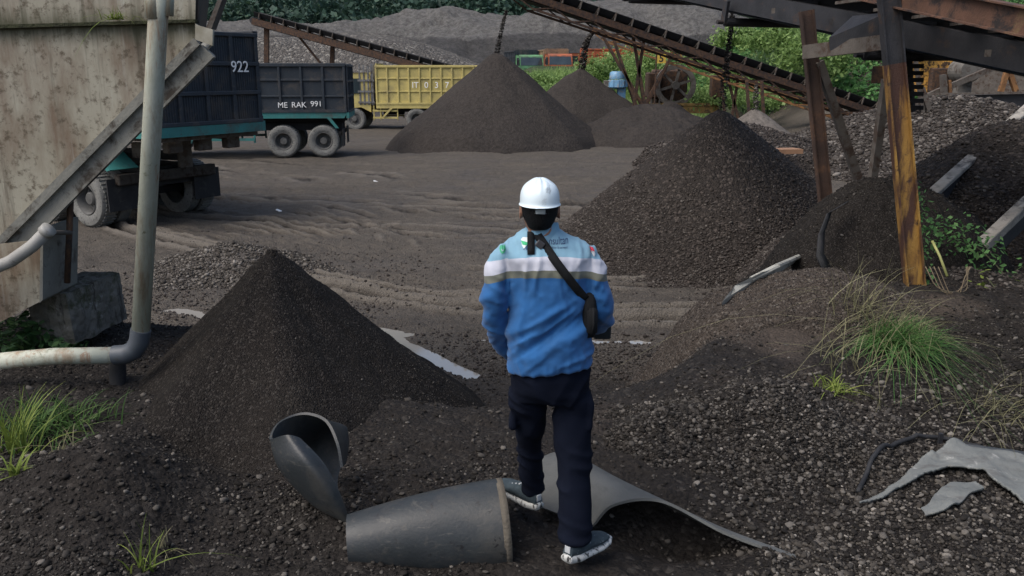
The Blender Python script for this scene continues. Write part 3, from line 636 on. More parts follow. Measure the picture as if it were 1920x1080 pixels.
    if rack:
        rk = MB()
        for k in range(8): rk.box((xf+.22, -hw+.1+(Wd-.2)*k/7, (z0+z1)/2+.02), (.05, .09, z1-z0+.12), bev=.01)
        for k in range(4): rk.box((xf+.16+k*.22, hw-.1, (z0+z1)/2+.02), (.09, .05, z1-z0+.1), bev=.01)
        for z in (z0+.1, z0+.65, z0+1.2): rk.box((xf+.26, 0, z), (.04, Wd, .1)); rk.box((xf+.5, hw-.06, z), (.85, .04, .1))
        rk.build('headboard_rack', surf('grey_rack', ((.12, .125, .13), (.2, .2, .2), 5), [((.08, .07, .06), 6, .5, .6)], .8), t)
    return t
PB = paint('blue_black_paint', (.020, .030, .042)); PBG = paint('grey_black_paint', (.030, .033, .040)); PT = paint('teal_paint', (.035, .20, .19)); PY = paint('yellow_paint', (.56, .47, .165), (.30, .25, .12))
PGR = paint('green_cab_paint', (.14, .36, .17)); POR = paint('orange_cab_paint', (.50, .13, .05)); PWH = paint('white_cab_paint', (.5, .52, .5)); PWD = paint('wooden_body', (.30, .2, .12))
# nearest: seen from its rear left corner; tailgate carries 922
rc = G(300, 405, 0)
aa = math.atan2(.51, -.86)
yaw = aa
tr1 = dump_truck('nearest truck, charcoal body marked 922, standing tail towards us behind the hopper', (-8.15, 17.93, 0.0), yaw, PBG, PT, PT, xb=-2.75, L=6.5, Wd=2.75, z0=1.98, z1=3.72, cols=7, tail_text=[('922', -.80, 3.03, .30)], guard=None, tailgroove=True, group='parked dump trucks', post=PB)
# extra rear structure of the nearest truck
ex = MB()
ex.box((-2.6, 0, 1.74), (.12, 2.6, .10)); 
for y in (-1.15, -.4, .4, 1.15): ex.box((-2.6, y, 1.83), (.08, .12, .16))
for y in (-.9, -.2, .5): ex.box((-2.3, y, 1.58), (.2, .32, .26), bev=.02)
for y in (-.43, .43): ex.box((-1.2, y, 1.45), (.3, .12, .3))
ex.beam((-1.45, -.43, 1.0), (-1.45, -.43, 1.6), .08, .3)
for s in (-1, 1): ex.beam((-2.6, s*.6, 1.72), (1.5, s*.6, 1.72), .1, .14); ex.box((-1.42, 0, .95), (.16, 2.3, .22), bev=.02)
ex.build('rear_subframe', DUSTY, tr1)
fd = MB(); fd.prism([(-1.45, 1.28, 1.15), (-1.0, 1.28, 1.45), (1.2, 1.28, 1.45), (1.6, 1.28, 1.15), (1.5, 1.28, 1.12), (1.1, 1.28, 1.36), (-.95, 1.28, 1.36), (-1.35, 1.28, 1.12)], (0, -.62, 0)); fd.build('fender', PT, tr1)
dv = Vector((-.99, .10)); p = G(556, 298, 0)
tr2 = dump_truck('black truck with teal trim lettered 991 on its side, standing behind the nearest truck', (G(556, 296, 0).x+.1, 31.8, 0), math.atan2(-.10, -.995), PB, PT, PT, L=5.3, z0=1.55, z1=3.22, cols=7, side_text=[('ME', .66, 1.80, .27, 0), ('RAK', .10, 1.81, .27, 0), ('991', -.50, 1.84, .27, 0)], guard=PT, group='parked dump trucks')
tr3 = dump_truck('yellow truck lettered 037 standing partly behind the tallest sand cone', (G(810, 243, 0).x, 46.2, 0), math.atan2(.02, -1), PY, PY, PY, xb=-2.3, L=5.1, z0=1.3, z1=3.25, cols=9, side_text=[(a_, x_, 2.26, .42, 0) for a_, x_ in (('IT', .75), ('0', .18), ('3', -.35), ('7', -.88))], guard=PY, group='parked dump trucks', rack=True)
far = [('far green cabbed truck facing us over the bushes', 998, 86, PGR, PB, -78, 99), ('far orange cabbed truck with wooden body beside the green one', 1052, 84, POR, PWD, -82, 97), ('far truck showing an orange body behind the bushes', 1137, 90, POR, POR, -170, 97), ('far white cabbed truck half hidden by the bushes', 1160, 94, PWH, PB, -20, 103), ('far truck with rust orange body behind the trestle', 1225, 88, POR, POR, -175, 100)]
for lb, px, yy_, cc, bc, hd, tp in far:
    z_ = P(px, tp, yy_).z-3.05; a_ = R(hd); 
    cx_ = P(px, tp, yy_).x
    off = 5.9 if hd in (-78, -82) else (5.5 if hd == -20 else 1.0)
    dump_truck(lb, (cx_-math.cos(a_)*off, yy_-math.sin(a_)*off, z_), a_, bc, bc, cc, L=5.0, z0=1.5, z1=3.3, cols=6, group='trucks parked on the far shelf', detail=False)
# dark far body left of the green cab
# ---------------------------------------------------------------- conveyors
def conveyor(label, a, b, width, fh, railc, n_idl, legs=(), under=True, bh=.18, group=None, gap=.1, drum=.2, name='belt_conveyor'):
    """a = head, b = tail, centre of the frame's top edge"""
    a = Vector(a); b = Vector(b); t = empty(name, (b.x, b.y, min(a.z, b.z)-.5), label, 'conveyor', group); O = t.location
    x = (b-a).normalized(); y = Vector((0, 0, 1)).cross(x).normalized(); z = x.cross(y)
    for s in (-1, 1):
        f = MB(); f.ibeam(a+y*s*width/2, b+y*s*width/2, .10, fh, .02, chan=True)
        n = int((b-a).length/1.6)
        if under:
            for k in range(n):
                p0 = a.lerp(b, k/n)+y*s*width/2-z*fh/2; p1 = a.lerp(b, (k+1)/n)+y*s*width/2-z*fh/2
                q_ = (p0+p1)/2-z*fh*1.1
                f.beam(p0, q_, .05, .05); f.beam(q_, p1, .05, .05)
            f.beam(a.lerp(b, .5/n)+y*s*width/2-z*fh*1.6, a.lerp(b, 1-.5/n)+y*s*width/2-z*fh*1.6, .07, .09)
        f.build('side_frame', railc, t, O)
    c = MB()
    for k in range(n+1): p0 = a.lerp(b, k/n); c.beam(p0-y*width/2-z*fh*.3, p0+y*width/2-z*fh*.3, .08, .08)
    c.build('cross_members', DUSTY, t, O)
    bl = MB(); zz = fh/2+gap
    sec = [(-width*.52, zz+bh), (-width*.25, zz), (width*.25, zz), (width*.52, zz+bh), (width*.52, zz+bh+.02), (width*.25, zz+.02), (-width*.25, zz+.02), (-width*.52, zz+bh+.02)]
    bl.loft([[p+y*u+z*v for u, v in sec] for p in (a.lerp(b, q_) for q_ in np.linspace(0, 1, 9))])
    bl.loft([[p+y*u+z*v for u, v in [(-width*.42, -fh*.62), (width*.42, -fh*.62), (width*.42, -fh*.62+.015), (-width*.42, -fh*.62+.015)]] for p in (a.lerp(b, q_) for q_ in np.linspace(0, 1, 9))])
    bl.build('belt', BELT, t, O)
    for k in range(n_idl):
        p = a.lerp(b, (k+.5)/n_idl); i_ = MB()
        for s in (-1, 1):
            i_.beam(p+y*s*width*.56+z*fh*.5, p+y*s*width*.56+z*(zz+bh+.03), .05, .05, up=x); i_.tube([p+y*s*width*.25+z*(zz-.05), p+y*s*width*.54+z*(zz+bh-.05)], .045, 8)
        i_.tube([p-y*width*.24+z*(zz-.05), p+y*width*.24+z*(zz-.05)], .045, 8)
        i_.build('idler', DUSTY, t, O)
    for p in (a, b):
        d = MB(); d.tube([p-y*width*.5+z*.05, p+y*width*.5+z*.05], drum, 18); d.build('drum', STEEL, t, O)
    for (p, foot, wd, cc) in legs:
        l = MB(); l.beam(p, foot, wd, wd, up=(0, 1, 0)); l.build('support_leg', cc, t, O)
    return t
def trestle(fr, pxs, y0, yb, Y, dY=1.1):
    """legs from pixel tops to pixel feet"""
    out = []
    for (x0, t0, x1, b1) in pxs:
        for dd in (0, dY): 
            p = P(x0, t0, Y+dd); q = P(x1, b1, Y+dd); q = Vector((q.x, q.y, ptop(q.x, q.y)-.1)); out.append((p, q, .12, RUST))
    return out
conveyor('long rusty conveyor dropping black sand on the tallest cone', P(962, -14, 36.6), P(1665, 222, 41.0), .9, .27, RUST, 24,
  trestle(None, [(1186, 62, 1212, 205), (1208, 70, 1186, 205), (1400, 150, 1412, 205), (1428, 152, 1438, 222), (1560, 190, 1565, 225)], 0, 0, 38.2), bh=.22, group='sand conveyors')
conveyor('lower rusty conveyor feeding the sand cone by the blue motor', P(1112, 56, 44.2), P(1640, 232, 42.0), .8, .22, RUSTO, 18,
  trestle(None, [(1128, 64, 1230, 200), (1148, 66, 1200, 160), (1262, 100, 1200, 200), (1352, 130, 1364, 205), (1385, 140, 1370, 205), (1362, 135, 1395, 200)], 0, 0, 43.0, .9), bh=.16, group='sand conveyors')
conveyor('distant rusty conveyor in front of the pale gravel bank, above the black truck', P(478, 40, 60), P(845, 140, 58), .9, .42, RUST, 16,
  [(P(560, 68, 60), P(612, 132, 60), .14, RUST), (P(560, 68, 61), P(612, 132, 61), .14, RUST), (P(624, 85, 60), P(622, 140, 60), .28, RUST), (P(624, 85, 61), P(622, 140, 61), .28, RUST), (P(500, 50, 60), P(500, 140, 60), .3, RUST), (P(780, 120, 59), P(780, 150, 59), .2, RUST)], bh=.3, group='sand conveyors', under=False)
# near conveyor overhead, right
NA = P(1150, -44, 15.0); NB = P(2150, 148, 6.6)
ncv = empty('belt_conveyor', (NB.x, NB.y, 1.0), 'dark conveyor overhead on steel posts at the upper right', 'conveyor', 'sand conveyors'); O = ncv.location
x = (NB-NA).normalized(); y = Vector((0, 0, 1)).cross(x).normalized(); z = x.cross(y)   # y points away-right
if y.y < 0: y = -y
wdN = 1.35
def NP(t_, u, v=0): return NA+(NB-NA)*t_+y*u+z*v
b_ = MB(); b_.ibeam(NP(0, -.1), NP(1.25, -.1), .1, .24, .014, chan=True); b_.build('side_frame', STEEL, ncv, O)
b_ = MB(); b_.ibeam(NP(0, wdN, -.02), NP(1.25, wdN, -.02), .1, .26, .014, chan=True); b_.build('side_frame', STEEL, ncv, O)
b_ = MB(); b_.loft([[NP(t_, u, v) for u, v in ((-.2, .30), (.2, .2), (wdN-.45, .2), (wdN-.1, .30), (wdN-.1, .32), (wdN-.45, .22), (.2, .22), (-.2, .32))] for t_ in np.linspace(0, 1.25, 9)])
b_.loft([[NP(t_, u, v) for u, v in ((.0, -.17), (wdN-.3, -.17), (wdN-.3, -.155), (.0, -.155))] for t_ in np.linspace(0, 1.25, 9)]); b_.build('belt', BELT, ncv, O)
for k in range(11):
    tt = .05+k*.115; i_ = MB(); i_.beam(NP(tt, -.15, -.02), NP(tt, wdN, -.02), .07, .06); i_.build('cross_member', DUSTY, ncv, O)
for tt in (.12, .415, .70, .93):
    i_ = MB(); i_.tube([NP(tt, -.22, -.26), NP(tt, wdN+.12, -.26)], .055, 16); i_.tube([NP(tt, -.34, -.26), NP(tt, -.22, -.26)], .028, 10); i_.build('return_roller', STEEL, ncv, O)
    i_ = MB(); i_.beam(NP(tt, -.24, -.28), NP(tt, -.24, 0), .04, .09, up=x); i_.beam(NP(tt, wdN+.1, -.28), NP(tt, wdN+.1, 0), .04, .09, up=x); i_.build('roller_bracket', STEEL, ncv, O)
# second higher frame with walkway slats seen from below
i_ = MB(); i_.ibeam(P(1560, -34, 8.2), P(2030, 62, 5.6), .11, .19, .012); i_.build('upper_beam', surf('brown_beam', ((.07, .035, .022), (.13, .065, .04), 3), [((.16, .11, .05), 2.2, .58, .68), ((.02, .015, .014), 5, .5, .62)], .8, .3, 60), ncv, O)
for k in range(8):
    px_ = 1500+k*72; i_ = MB(); py_ = -8+k*13.5; i_.beam(P(px_, py_, 9.8-k*.35), P(px_+120, py_-16, 8.0-k*.30), .07, .03); i_.build('walkway_slat', DUSTY, ncv, O)
# posts
def post(name, a, b, w_, h_, m_, cat_=None): 
    i_ = MB(); i_.ibeam(a, b, w_, h_, .014, up=(1, 0, .0)); return i_.build(name, m_, ncv, O)
post('post', P(1512, 20, 9.4), P(1552, 420, 9.4), .09, .14, surf('brown_post', ((.03, .018, .014), (.075, .042, .028), 3), [((.14, .07, .035), 3, .56, .68)], .75, .3, 60))
PYEL = surf('yellow_rust_paint', ((.20, .10, .022), (.36, .21, .045), 3), [((.055, .024, .015), 2.2, .47, .58, (2.5, 2.5, .35)), ((.04, .02, .014), 9, .55, .66)], .65, .3, 60)
pt = P(1666, 2, 7.3).lerp(P(1716, 552, 7.1), .205)
post('post', P(1664, -30, 7.3), pt, .085, .16, STEEL); post('post', pt, P(1717, 556, 7.1), .085, .16, PYEL)
i_ = MB(); i_.beam(P(1508, 98, 9.3), P(1668, 78, 8.2), .05, .14); i_.build('cross_brace', DUSTY, ncv, O)
i_ = MB(); i_.beam(P(1535, 115, 9.4), P(1612, 345, 9.6), .08, .10, up=(0, 1, 0)); i_.build('diagonal_brace', DUSTY, ncv, O)
i_ = MB(); i_.beam(P(1662, 150, 8.6), P(1634, 350, 8.9), .07, .09, up=(0, 1, 0)); i_.build('diagonal_brace', DUSTY, ncv, O)
i_ = MB(); i_.box(P(1648, 140, 8.9), (.14, .02, .17)); i_.build('gusset_plate', RUST, ncv, O)
i_ = MB(); i_.prism([P(1600, 30, 8.8), P(1668, 22, 8.2), P(1668, 80, 8.2), P(1556, 95, 8.9), P(1556, 70, 8.9)], (0, .02, 0)); i_.build('hanging_plate', STEEL, ncv, O)
i_ = MB(); i_.tube([P(1700, 95, 9.4), P(1708, 210, 9.4)], .05, 8); 
for k in range(9): i_.box(P(1700, 98+k*13, 9.3), (.34, .05, .045))
i_.build('screen_rack', STEEL, ncv, O)
# falling streams of material
def stream(pts, r, lab, mt, n):
    c_ = MB(); O_ = Vector(pts[-1]); V_ = []; S_ = []
    for k in range(n):
        u = rng.uniform(0, 1); i0 = min(int(u*(len(pts)-1)), len(pts)-2); f_ = u*(len(pts)-1)-i0
        p = Vector(pts[i0]).lerp(Vector(pts[i0+1]), f_); rr_ = r*(.5+.8*u); a_ = rng.uniform(0, 6.28); q_ = rr_*math.sqrt(rng.uniform())
        V_.append((p.x+math.cos(a_)*q_, p.y+math.sin(a_)*q_, p.z)); 
    o = pebbles('falling_material', V_, lognorm(n, r*.42, .4, r*.15, r*1.1), mt, None, 1, lab, 'falling sand'); return o
stream([P(950, 20, 36.2), P(943, 45, 36), P(936, 75, 36), P(930, 106, 36)], .10, 'thin stream of dark sand falling from the long conveyor', PEB_D, 700)
stream([P(1113, 60, 44.2), P(1103, 72, 44), P(1097, 90, 44), P(1091, 131, 44)], .16, 'curved stream of sand falling off the lower conveyor', PEB_D, 1500)
stream([P(1374, 18, 14.8), P(1369, 70, 14.7), P(1362, 130, 14.6), P(1353, 212, 14.6)], .055, 'stream of coarse grit falling on the large steep pile', PEB_D, 900)
stream([P(1418, 160, 33.0), P(1416, 207, 33)], .12, 'pale dust trickling from the conveyor onto the dust cone', PEB_L, 160)
# ---------------------------------------------------------------- crusher with flywheel, motor, sign
cy0 = 45.0; c = P(1266, 160, cy0); cr = empty('rock_crusher', (c.x, c.y, ptop(c.x, c.y)), 'grey rock crusher with a big spoked flywheel under the lower conveyor', 'crusher'); O = cr.location
k_ = MB(); Rw = 1.05
GREYM = surf('dusty_grey_iron', ((.10, .095, .085), (.17, .16, .145), 3), [((.06, .045, .035), 4, .5, .65)], .9, .3, 30)
k_.lathe([(Rw*.76, -.12), (Rw, -.12), (Rw, .12), (Rw*.76, .12), (Rw*.76, -.12)], c, (0, 1, 0), 40); k_.lathe([(.02, -.2), (.2, -.2), (.2, .2), (.02, .2)], c, (0, 1, 0), 20)
for q_ in range(6): a_ = q_*math.pi/3+.3; k_.beam(c, c+Vector((math.cos(a_)*Rw*.8, 0, math.sin(a_)*Rw*.8)), .12, .14, up=(0, 1, 0))
k_.build('flywheel', GREYM, cr, O)
k_ = MB(); k_.box(c+Vector((-.1, 1.3, -.15)), (1.7, 1.6, 1.9), bev=.1); k_.box(c+Vector((-1.0, .8, .0)), (.7, 1.3, 1.3), bev=.08); k_.build('crusher_body', RUST, cr, O)
k_ = MB(); k_.beam(c+Vector((-1.6, -.2, -.95)), c+Vector((2.0, -.2, -.95)), .3, .12); k_.box(c+Vector((1.3, -.1, -1.2)), (2.0, .4, .4), bev=.02); k_.build('yellow_base', PYEL if False else surf('ochre_base', ((.2, .13, .04), (.34, .22, .07), 3), [((.07, .05, .03), 5, .5, .62)], .8), cr, O)
k_ = MB(); k_.box(c+Vector((2.15, .1, -.1)), (.62, .6, 1.2), bev=.04); k_.build('drive_housing', RUST, cr, O)
for q_ in range(5): 
    k_ = MB(); k_.beam(c+Vector((-1.7+q_*.22, -.4, -.7)), c+Vector((-1.5+q_*.12, -.4, -1.7)), .06, .06, up=(0, 1, 0)); k_.build('strut', GREYM, cr, O)
c = P(1158, 150, 43.5); mo = empty('electric_motor', (c.x, c.y, c.z-1.4), 'light blue vertical motor on a grey stand behind the second sand cone', 'motor'); O = mo.location
BLU = surf('blue_enamel', ((.10, .25, .42), (.20, .40, .60), 3), [((.3, .34, .36), 4, .5, .62)], .5)
k_ = MB(); k_.lathe([(.01, .42), (.3, .42), (.38, .36), (.41, .12), (.40, .06)], c, (0, 0, 1), 24); k_.build('fan_cowl', BLU, mo, O, smooth=True)
k_ = MB(); k_.lathe([(.40, .02), (.47, 0), (.48, -.34), (.40, -.40), (.2, -.42), (.01, -.42)], c, (0, 0, 1), 24)
for q_ in range(12): a_ = q_*math.pi/6; k_.box(c+Vector((math.cos(a_)*.48, math.sin(a_)*.48, -.17)), (.05, .02, .3), Matrix.Rotation(a_, 3, 'Z'))
k_.build('motor_body', BLU, mo, O, smooth=False); k_ = MB(); k_.box(c+Vector((-.55, 0, -.2)), (.26, .3, .36), bev=.02); k_.build('terminal_box', GREYM, mo, O)
k_ = MB(); k_.box(c+Vector((.2, 0, -.85)), (.4, .35, .9), bev=.02); k_.box(c+Vector((-.25, 0, -.9)), (.14, .3, .9)); k_.build('stand', BLU, mo, O)
c = P(1240, 110, 41.6); sg = empty('number_sign', (c.x-.2, c.y, ptop(c.x, c.y)), 'small yellow square sign with a black 5 on a thin post', 'sign'); O = sg.location
k_ = MB(); k_.box(c, (.42, .02, .42)); pl_ = k_.build('sign_plate', surf('sign_yellow', ((.55, .36, .05), (.7, .5, .09), 4), [((.2, .12, .05), 8, .58, .68)], .6), sg, O)
text_mesh('numeral', '5', .46, BLACKV, pl_, c-O+Vector((0, -.016, 0)), Matrix(((1, 0, 0), (0, 0, -1), (0, 1, 0))), .002, .008)
k_ = MB(); k_.tube([P(1231, 100, 41.6), Vector((P(1231, 100, 41.6).x, 41.6, sg.location.z-.1))], .035, 8); k_.build('post', RUST, sg, O)
# ---------------------------------------------------------------- right background plant
c = P(1755, 128, 34); sh = empty('plant_shed', (c.x, c.y, ptop(c.x, c.y)), 'orange rusted machine housing under a pale sheet roof behind the grey gravel', 'shed'); O = sh.location
ORL = surf('orange_flaked', ((.60, .30, .06), (.75, .42, .09), 5), [((.05, .03, .02), 4.5, .5, .56), ((.12, .07, .03), 12, .5, .6)], .85, .6, 12)
k_ = MB(); k_.prism([P(1722, 100, 34), P(1768, 92, 34), P(1800, 112, 34), P(1798, 172, 34), P(1730, 175, 34)], (0, 1.6, 0)); k_.build('wall', ORL, sh, O)
k_ = MB(); k_.prism([P(1714, 104, 33.6), P(1762, 88, 33.6), P(1765, 93, 33.6), P(1716, 109, 33.6)], (0, 2.4, .1)); k_.build('roof', surf('pale_sheet', ((.2, .2, .19), (.3, .3, .29), 3), [((.1, .08, .06), 4, .5, .6)], .7), sh, O)
k_ = MB(); k_.box(P(1765, 150, 33.7), (.9, .3, .9), bev=.04); k_.build('gearbox', RUST, sh, O)
c = P(1808, 133, 33); tk = MB(); tk.lathe([(.01, -.5), (.38, -.5), (.42, -.44), (.42, .44), (.38, .5), (.01, .5)], c, (0, 1, 0), 24); tk.box(c+Vector((0, 0, -.9)), (.5, .4, 1.0)); o = tk.build('storage_tank', GREYM, None, c-Vector((0, 0, 1.4)), smooth=False); tag(o, 'grey round drum beside the orange housing', 'tank')
c = P(1880, 150, 32); ww = empty('plant_wall', (c.x, c.y, ptop(c.x, c.y)), 'dark steel bunker wall with a rail along the top, behind the grey gravel', 'wall'); O = ww.location
k_ = MB(); k_.prism([P(1738, 180, 31.5), P(2100, 172, 30), P(2100, 240, 30), P(1738, 240, 31.5)], (0, .2, 0)); k_.build('lower_panel', STEEL, ww, O)
k_ = MB(); k_.beam(P(1738, 177, 31.4), P(2100, 170, 29.9), .16, .07); k_.build('rail', DUSTY, ww, O)
k_ = MB(); k_.prism([P(1800, 118, 36), P(2100, 100, 34), P(2100, 190, 34), P(1760, 190, 36)], (0, .3, 0)); k_.build('upper_panel', DUSTY, ww, O)
for (p0, p1, wd) in (((1735, 182, 32.2), (1860, 128, 32.2), .2), ((1890, 128, 31.2), (1876, 172, 31.2), .16), ((1890, 128, 31.2), (1905, 172, 31.2), .16), ((1768, 140, 31.8), (1770, 178, 31.8), .18), ((1780, 150, 31.8), (1782, 178, 31.8), .1)):
    k_ = MB(); k_.beam(P(*p0), P(*p1), wd, wd, up=(0, 1, 0)); k_.build('brace', RUSTO if wd < .17 else DUSTY, ww, O)
for (p0, p1, wd, lb) in (((1716, 108, 26), (1730, 212, 26), .10, 'thin dark leaning pole left of the orange housing'), ((1680, 140, 26), (1722, 206, 26), .12, 'rusty leaning strut behind the yellow post'), ((1728, 165, 26), (1742, 206, 26), .14, 'short grey strut leaning at the gravel top')):
    k_ = MB(); q_ = P(*p1); k_.beam(P(*p0), q_, wd, wd, up=(0, 1, 0)); o = k_.build('leaning_pole', DUSTY, None, q_); tag(o, lb, 'pole')
# ---------------------------------------------------------------- planks by the right sand heap
PLK = surf('weathered_plank', ((.22, .205, .175), (.40, .375, .33), 3), [((.06, .055, .05), 5, .5, .66), ((.35, .34, .31), 9, .6, .7)], .9, .5, 40)
for (a_, b_, wd, h_, lb) in ((P(1738, 372, 9.4), P(1960, 172, 12.2), .14, .05, 'long pale weathered plank rising to the right beyond the sand heap'), (P(1840, 462, 7.9), P(2010, 300, 9.6), .12, .10, 'nearer pale timber edging the sand heap at the right edge')):
    k_ = MB(); k_.beam(a_, b_, wd, h_, bev=.008); o = k_.build('timber_plank', PLK, None, a_); tag(o, lb, 'plank')
    k_ = MB(); k_.beam(a_+Vector((.08, .05, -.12)), b_+Vector((.08, .05, -.12)), .04, .16); k_.build('side_board', STEEL, o, a_)
k_ = MB(); pts = [surfhit(1366, 572, .035), surfhit(1400, 545, .045), surfhit(1450, 520, .045), surfhit(1492, 498, .04)]; print('PLANK', pts)
rings = []
for i_, p in enumerate(pts):
    w_ = (.05, .10, .10, .05)[i_]; rings.append([p+Vector((-w_, 0, .0)), p+Vector((w_, .12, .02)), p+Vector((w_, .14, -.03)), p+Vector((-w_, .02, -.05))])
k_.loft(rings); k_.tube([p+Vector((.06, .1, .03)) for p in pts[1:]], .025, 8); o = k_.build('timber_plank', surf('pale_board', ((.28, .28, .25), (.42, .42, .38), 5), [((.08, .08, .07), 7, .55, .66)], .8), None, pts[0]); tag(o, 'pale splintered board at the toe of the large steep pile', 'plank')
k_ = MB(); k_.box(P(1468, 283, 23), (.9, .5, .12), Matrix.Rotation(.2, 3, 'Z')); o = k_.build('clay_slab', surf('orange_clay', ((.22, .12, .07), (.32, .18, .1), 3), [], .9), None, P(1468, 288, 23)); tag(o, 'flat orange clay slab right of the steep pile', 'slab')
# ---------------------------------------------------------------- hopper
HZ0 = ptop(-4.3, 6.3); SEAM = P(180, 50, 6.0).z-HZ0
def hopmat():
    m, t, b = mat_new('stained_white_steel'); tc = N(t, 'ShaderNodeTexCoord').outputs['Object']
    n1, _ = tex(t, tc, 1.1, 6, dist=.4); st, _ = tex(t, tc, 1.9, 8, stretch=(1.7, 1.7, .55), rough=.66); st2, _ = tex(t, tc, 3.4, 7, stretch=(3, 3, .16), rough=.74); sp_, _ = tex(t, tc, 16, 6, rough=.75)
    c = ramp(t, n1, [(.3, (.27, .245, .18)), (.7, (.41, .39, .315))])
    c = mix(t, ramp(t, st, [(.44, (0, 0, 0)), (.62, (.85, .85, .85))]), c, (.15, .098, .062))
    c = mix(t, ramp(t, st2, [(.54, (0, 0, 0)), (.70, (.8, .8, .8))]), c, (.075, .062, .04))
    c = mix(t, ramp(t, st2, [(.30, (.35, .35, .35)), (.42, (0, 0, 0))]), c, (.50, .52, .48))
    c = mix(t, ramp(t, sp_, [(.52, (0, 0, 0)), (.64, (.8, .8, .8))]), c, (.075, .055, .032))
    sxx = N(t, 'ShaderNodeSeparateXYZ'); t.links.new(tc, sxx.inputs[0]); za = N(t, 'ShaderNodeMath', operation='SUBTRACT'); t.links.new(sxx.outputs[2], za.inputs[0]); za.inputs[1].default_value = SEAM
    zb_ = N(t, 'ShaderNodeMath', operation='ABSOLUTE'); t.links.new(za.outputs[0], zb_.inputs[0]); zc_ = N(t, 'ShaderNodeMapRange'); zc_.inputs[1].default_value = .22; zc_.inputs[2].default_value = 0; t.links.new(zb_.outputs[0], zc_.inputs[0])
    zd = N(t, 'ShaderNodeMath', operation='MULTIPLY'); t.links.new(zc_.outputs[0], zd.inputs[0]); t.links.new(st2, zd.inputs[1])
    c = mix(t, ramp(t, zd.outputs[0], [(.2, (0, 0, 0)), (.5, (.9, .9, .9))]), c, (.06, .06, .03))
    t.links.new(c, b.inputs['Base Color']); b.inputs['Roughness'].default_value = .75
    bp = N(t, 'ShaderNodeBump'); bp.inputs['Strength'].default_value = .2; bp.inputs['Distance'].default_value = .008; t.links.new(sp_, bp.inputs['Height']); t.links.new(bp.outputs[0], b.inputs['Normal'])
    return m
HOP = hopmat(); BAND = surf('grey_flange', ((.15, .15, .132), (.23, .228, .2), 3), [((.05, .04, .03), 5, .52, .64)], .8, .3, 40)
MOSS = surf('moss_grime', ((.02, .022, .01), (.05, .055, .022), 20), [], .95, .8, 60)
hp = empty('sand_hopper', (P(0, 600, 6.3).x-.6, 6.3, ptop(-4.3, 6.3)), 'huge stained white steel hopper filling the upper left', 'hopper'); O = hp.location
YF = 6.0
k_ = MB(); k_.prism([P(-500, -330, YF), P(372, -330, YF), P(366, 36, YF), P(-500, 62, YF)], (0, .012, 0)); k_.build('upper_plate', HOP, hp, O)
k_ = MB(); k_.prism([P(-500, 66, YF+.01), P(366, 42, YF+.01), P(366, 74, YF+.01), P(0, 442, YF+.01), P(-80, 520, YF+.01), P(-500, 520, YF+.01)], (0, .012, 0)); k_.build('lower_plate', HOP, hp, O)
k_ = MB(); k_.prism([P(-500, 60, YF-.03), P(366, 36, YF-.03), P(366, 42, YF-.03), P(-500, 68, YF-.03)], (0, .05, 0)); k_.build('seam_ledge', MOSS, hp, O)
for q_, (o1, o2, dy) in enumerate(((0, 14, -.02), (14, 20, -.045), (20, 52, -.01), (52, 57, -.04))):
    k_ = MB(); f_ = lambda o_: (P(364+o_*.70, 72+o_*.62, YF), P(-60+o_*.62, 505+o_*.62, YF))
    a1, b1 = f_(o1); a2, b2 = f_(o2); k_.prism([a1+Vector((0, dy, 0)), b1+Vector((0, dy, 0)), b2+Vector((0, dy, 0)), a2+Vector((0, dy, 0))], (0, .05, 0)); k_.build('edge_flange', BAND, hp, O)
k_ = MB(); k_.prism([P(366, 44, YF-.03), P(372, 48, YF-.03), P(399, 56, YF-.03), P(398, 86, YF-.03), P(366, 74, YF-.03)], (0, .03, 0)); k_.build('corner_plate', surf('pale_corner', ((.2, .18, .12), (.42, .4, .33), 7), [((.04, .03, .02), 9, .55, .62, (3, 3, .4))], .8), hp, O)
k_ = MB(); k_.prism([P(370, -330, YF+.03), P(378, -330, YF+.03), P(372, 50, YF+.03), P(367, 50, YF+.03)], (0, .01, 0)); k_.prism([P(372, -330, YF+.02), P(370, 60, YF+.02), P(384, 60, 8.2), P(420, -330, 8.2)], (.01, 0, 0)); k_.build('side_plate', STEEL, hp, O)
k_ = MB(); k_.prism([P(386, 52, YF), P(396, 55, YF), P(416, 0, YF), P(560, -330, YF), P(545, -330, YF)], (0, .1, 0)); k_.build('corner_brace', DUSTY, hp, O)
sl_ = [P(398, 86, YF+.03), P(-60+36, 505+36, YF+.03)]
k_ = MB(); k_.prism([sl_[0], sl_[1], P(-60+30, 505+20, 8.2), P(388, 76, 8.2)], (.0, 0, .02)); k_.build('sloping_bottom', BAND, hp, O)
k_ = MB(); k_.prism([P(-520, 515, 5.9), P(52, 452, 5.9), P(76, 430, 5.9), P(74, 566, 5.9), P(0, 604, 5.9), P(-520, 800, 5.9)], (0, .012, 0)); k_.build('outlet_plate', HOP, hp, O)
k_ = MB(); k_.prism([P(76, 428, 5.88), P(81, 430, 5.88), P(80, 562, 5.88), P(74, 568, 5.88)], (0, .5, 0)); k_.build('outlet_side', BAND, hp, O)
k_ = MB(); k_.tube([P(-300, 590, 5.75), P(-40, 515, 5.75), P(20, 490, 5.75), P(60, 462, 5.75), P(88, 434, 5.75)], .043, 14); k_.tube([P(84, 437, 5.75), P(93, 428, 5.75)], .052, 14); k_.build('curved_pipe', surf('grey_white_pipe', ((.25, .245, .23), (.36, .36, .34), 4), [((.12, .1, .08), 8, .55, .65)], .6), hp, O, smooth=True)
k_ = MB(); k_.tube([P(90, 436, 5.8), P(132, 436, 6.1)], .018, 10); k_.build('tie_rod', DUSTY, hp, O)
for px_ in (-60,): pass
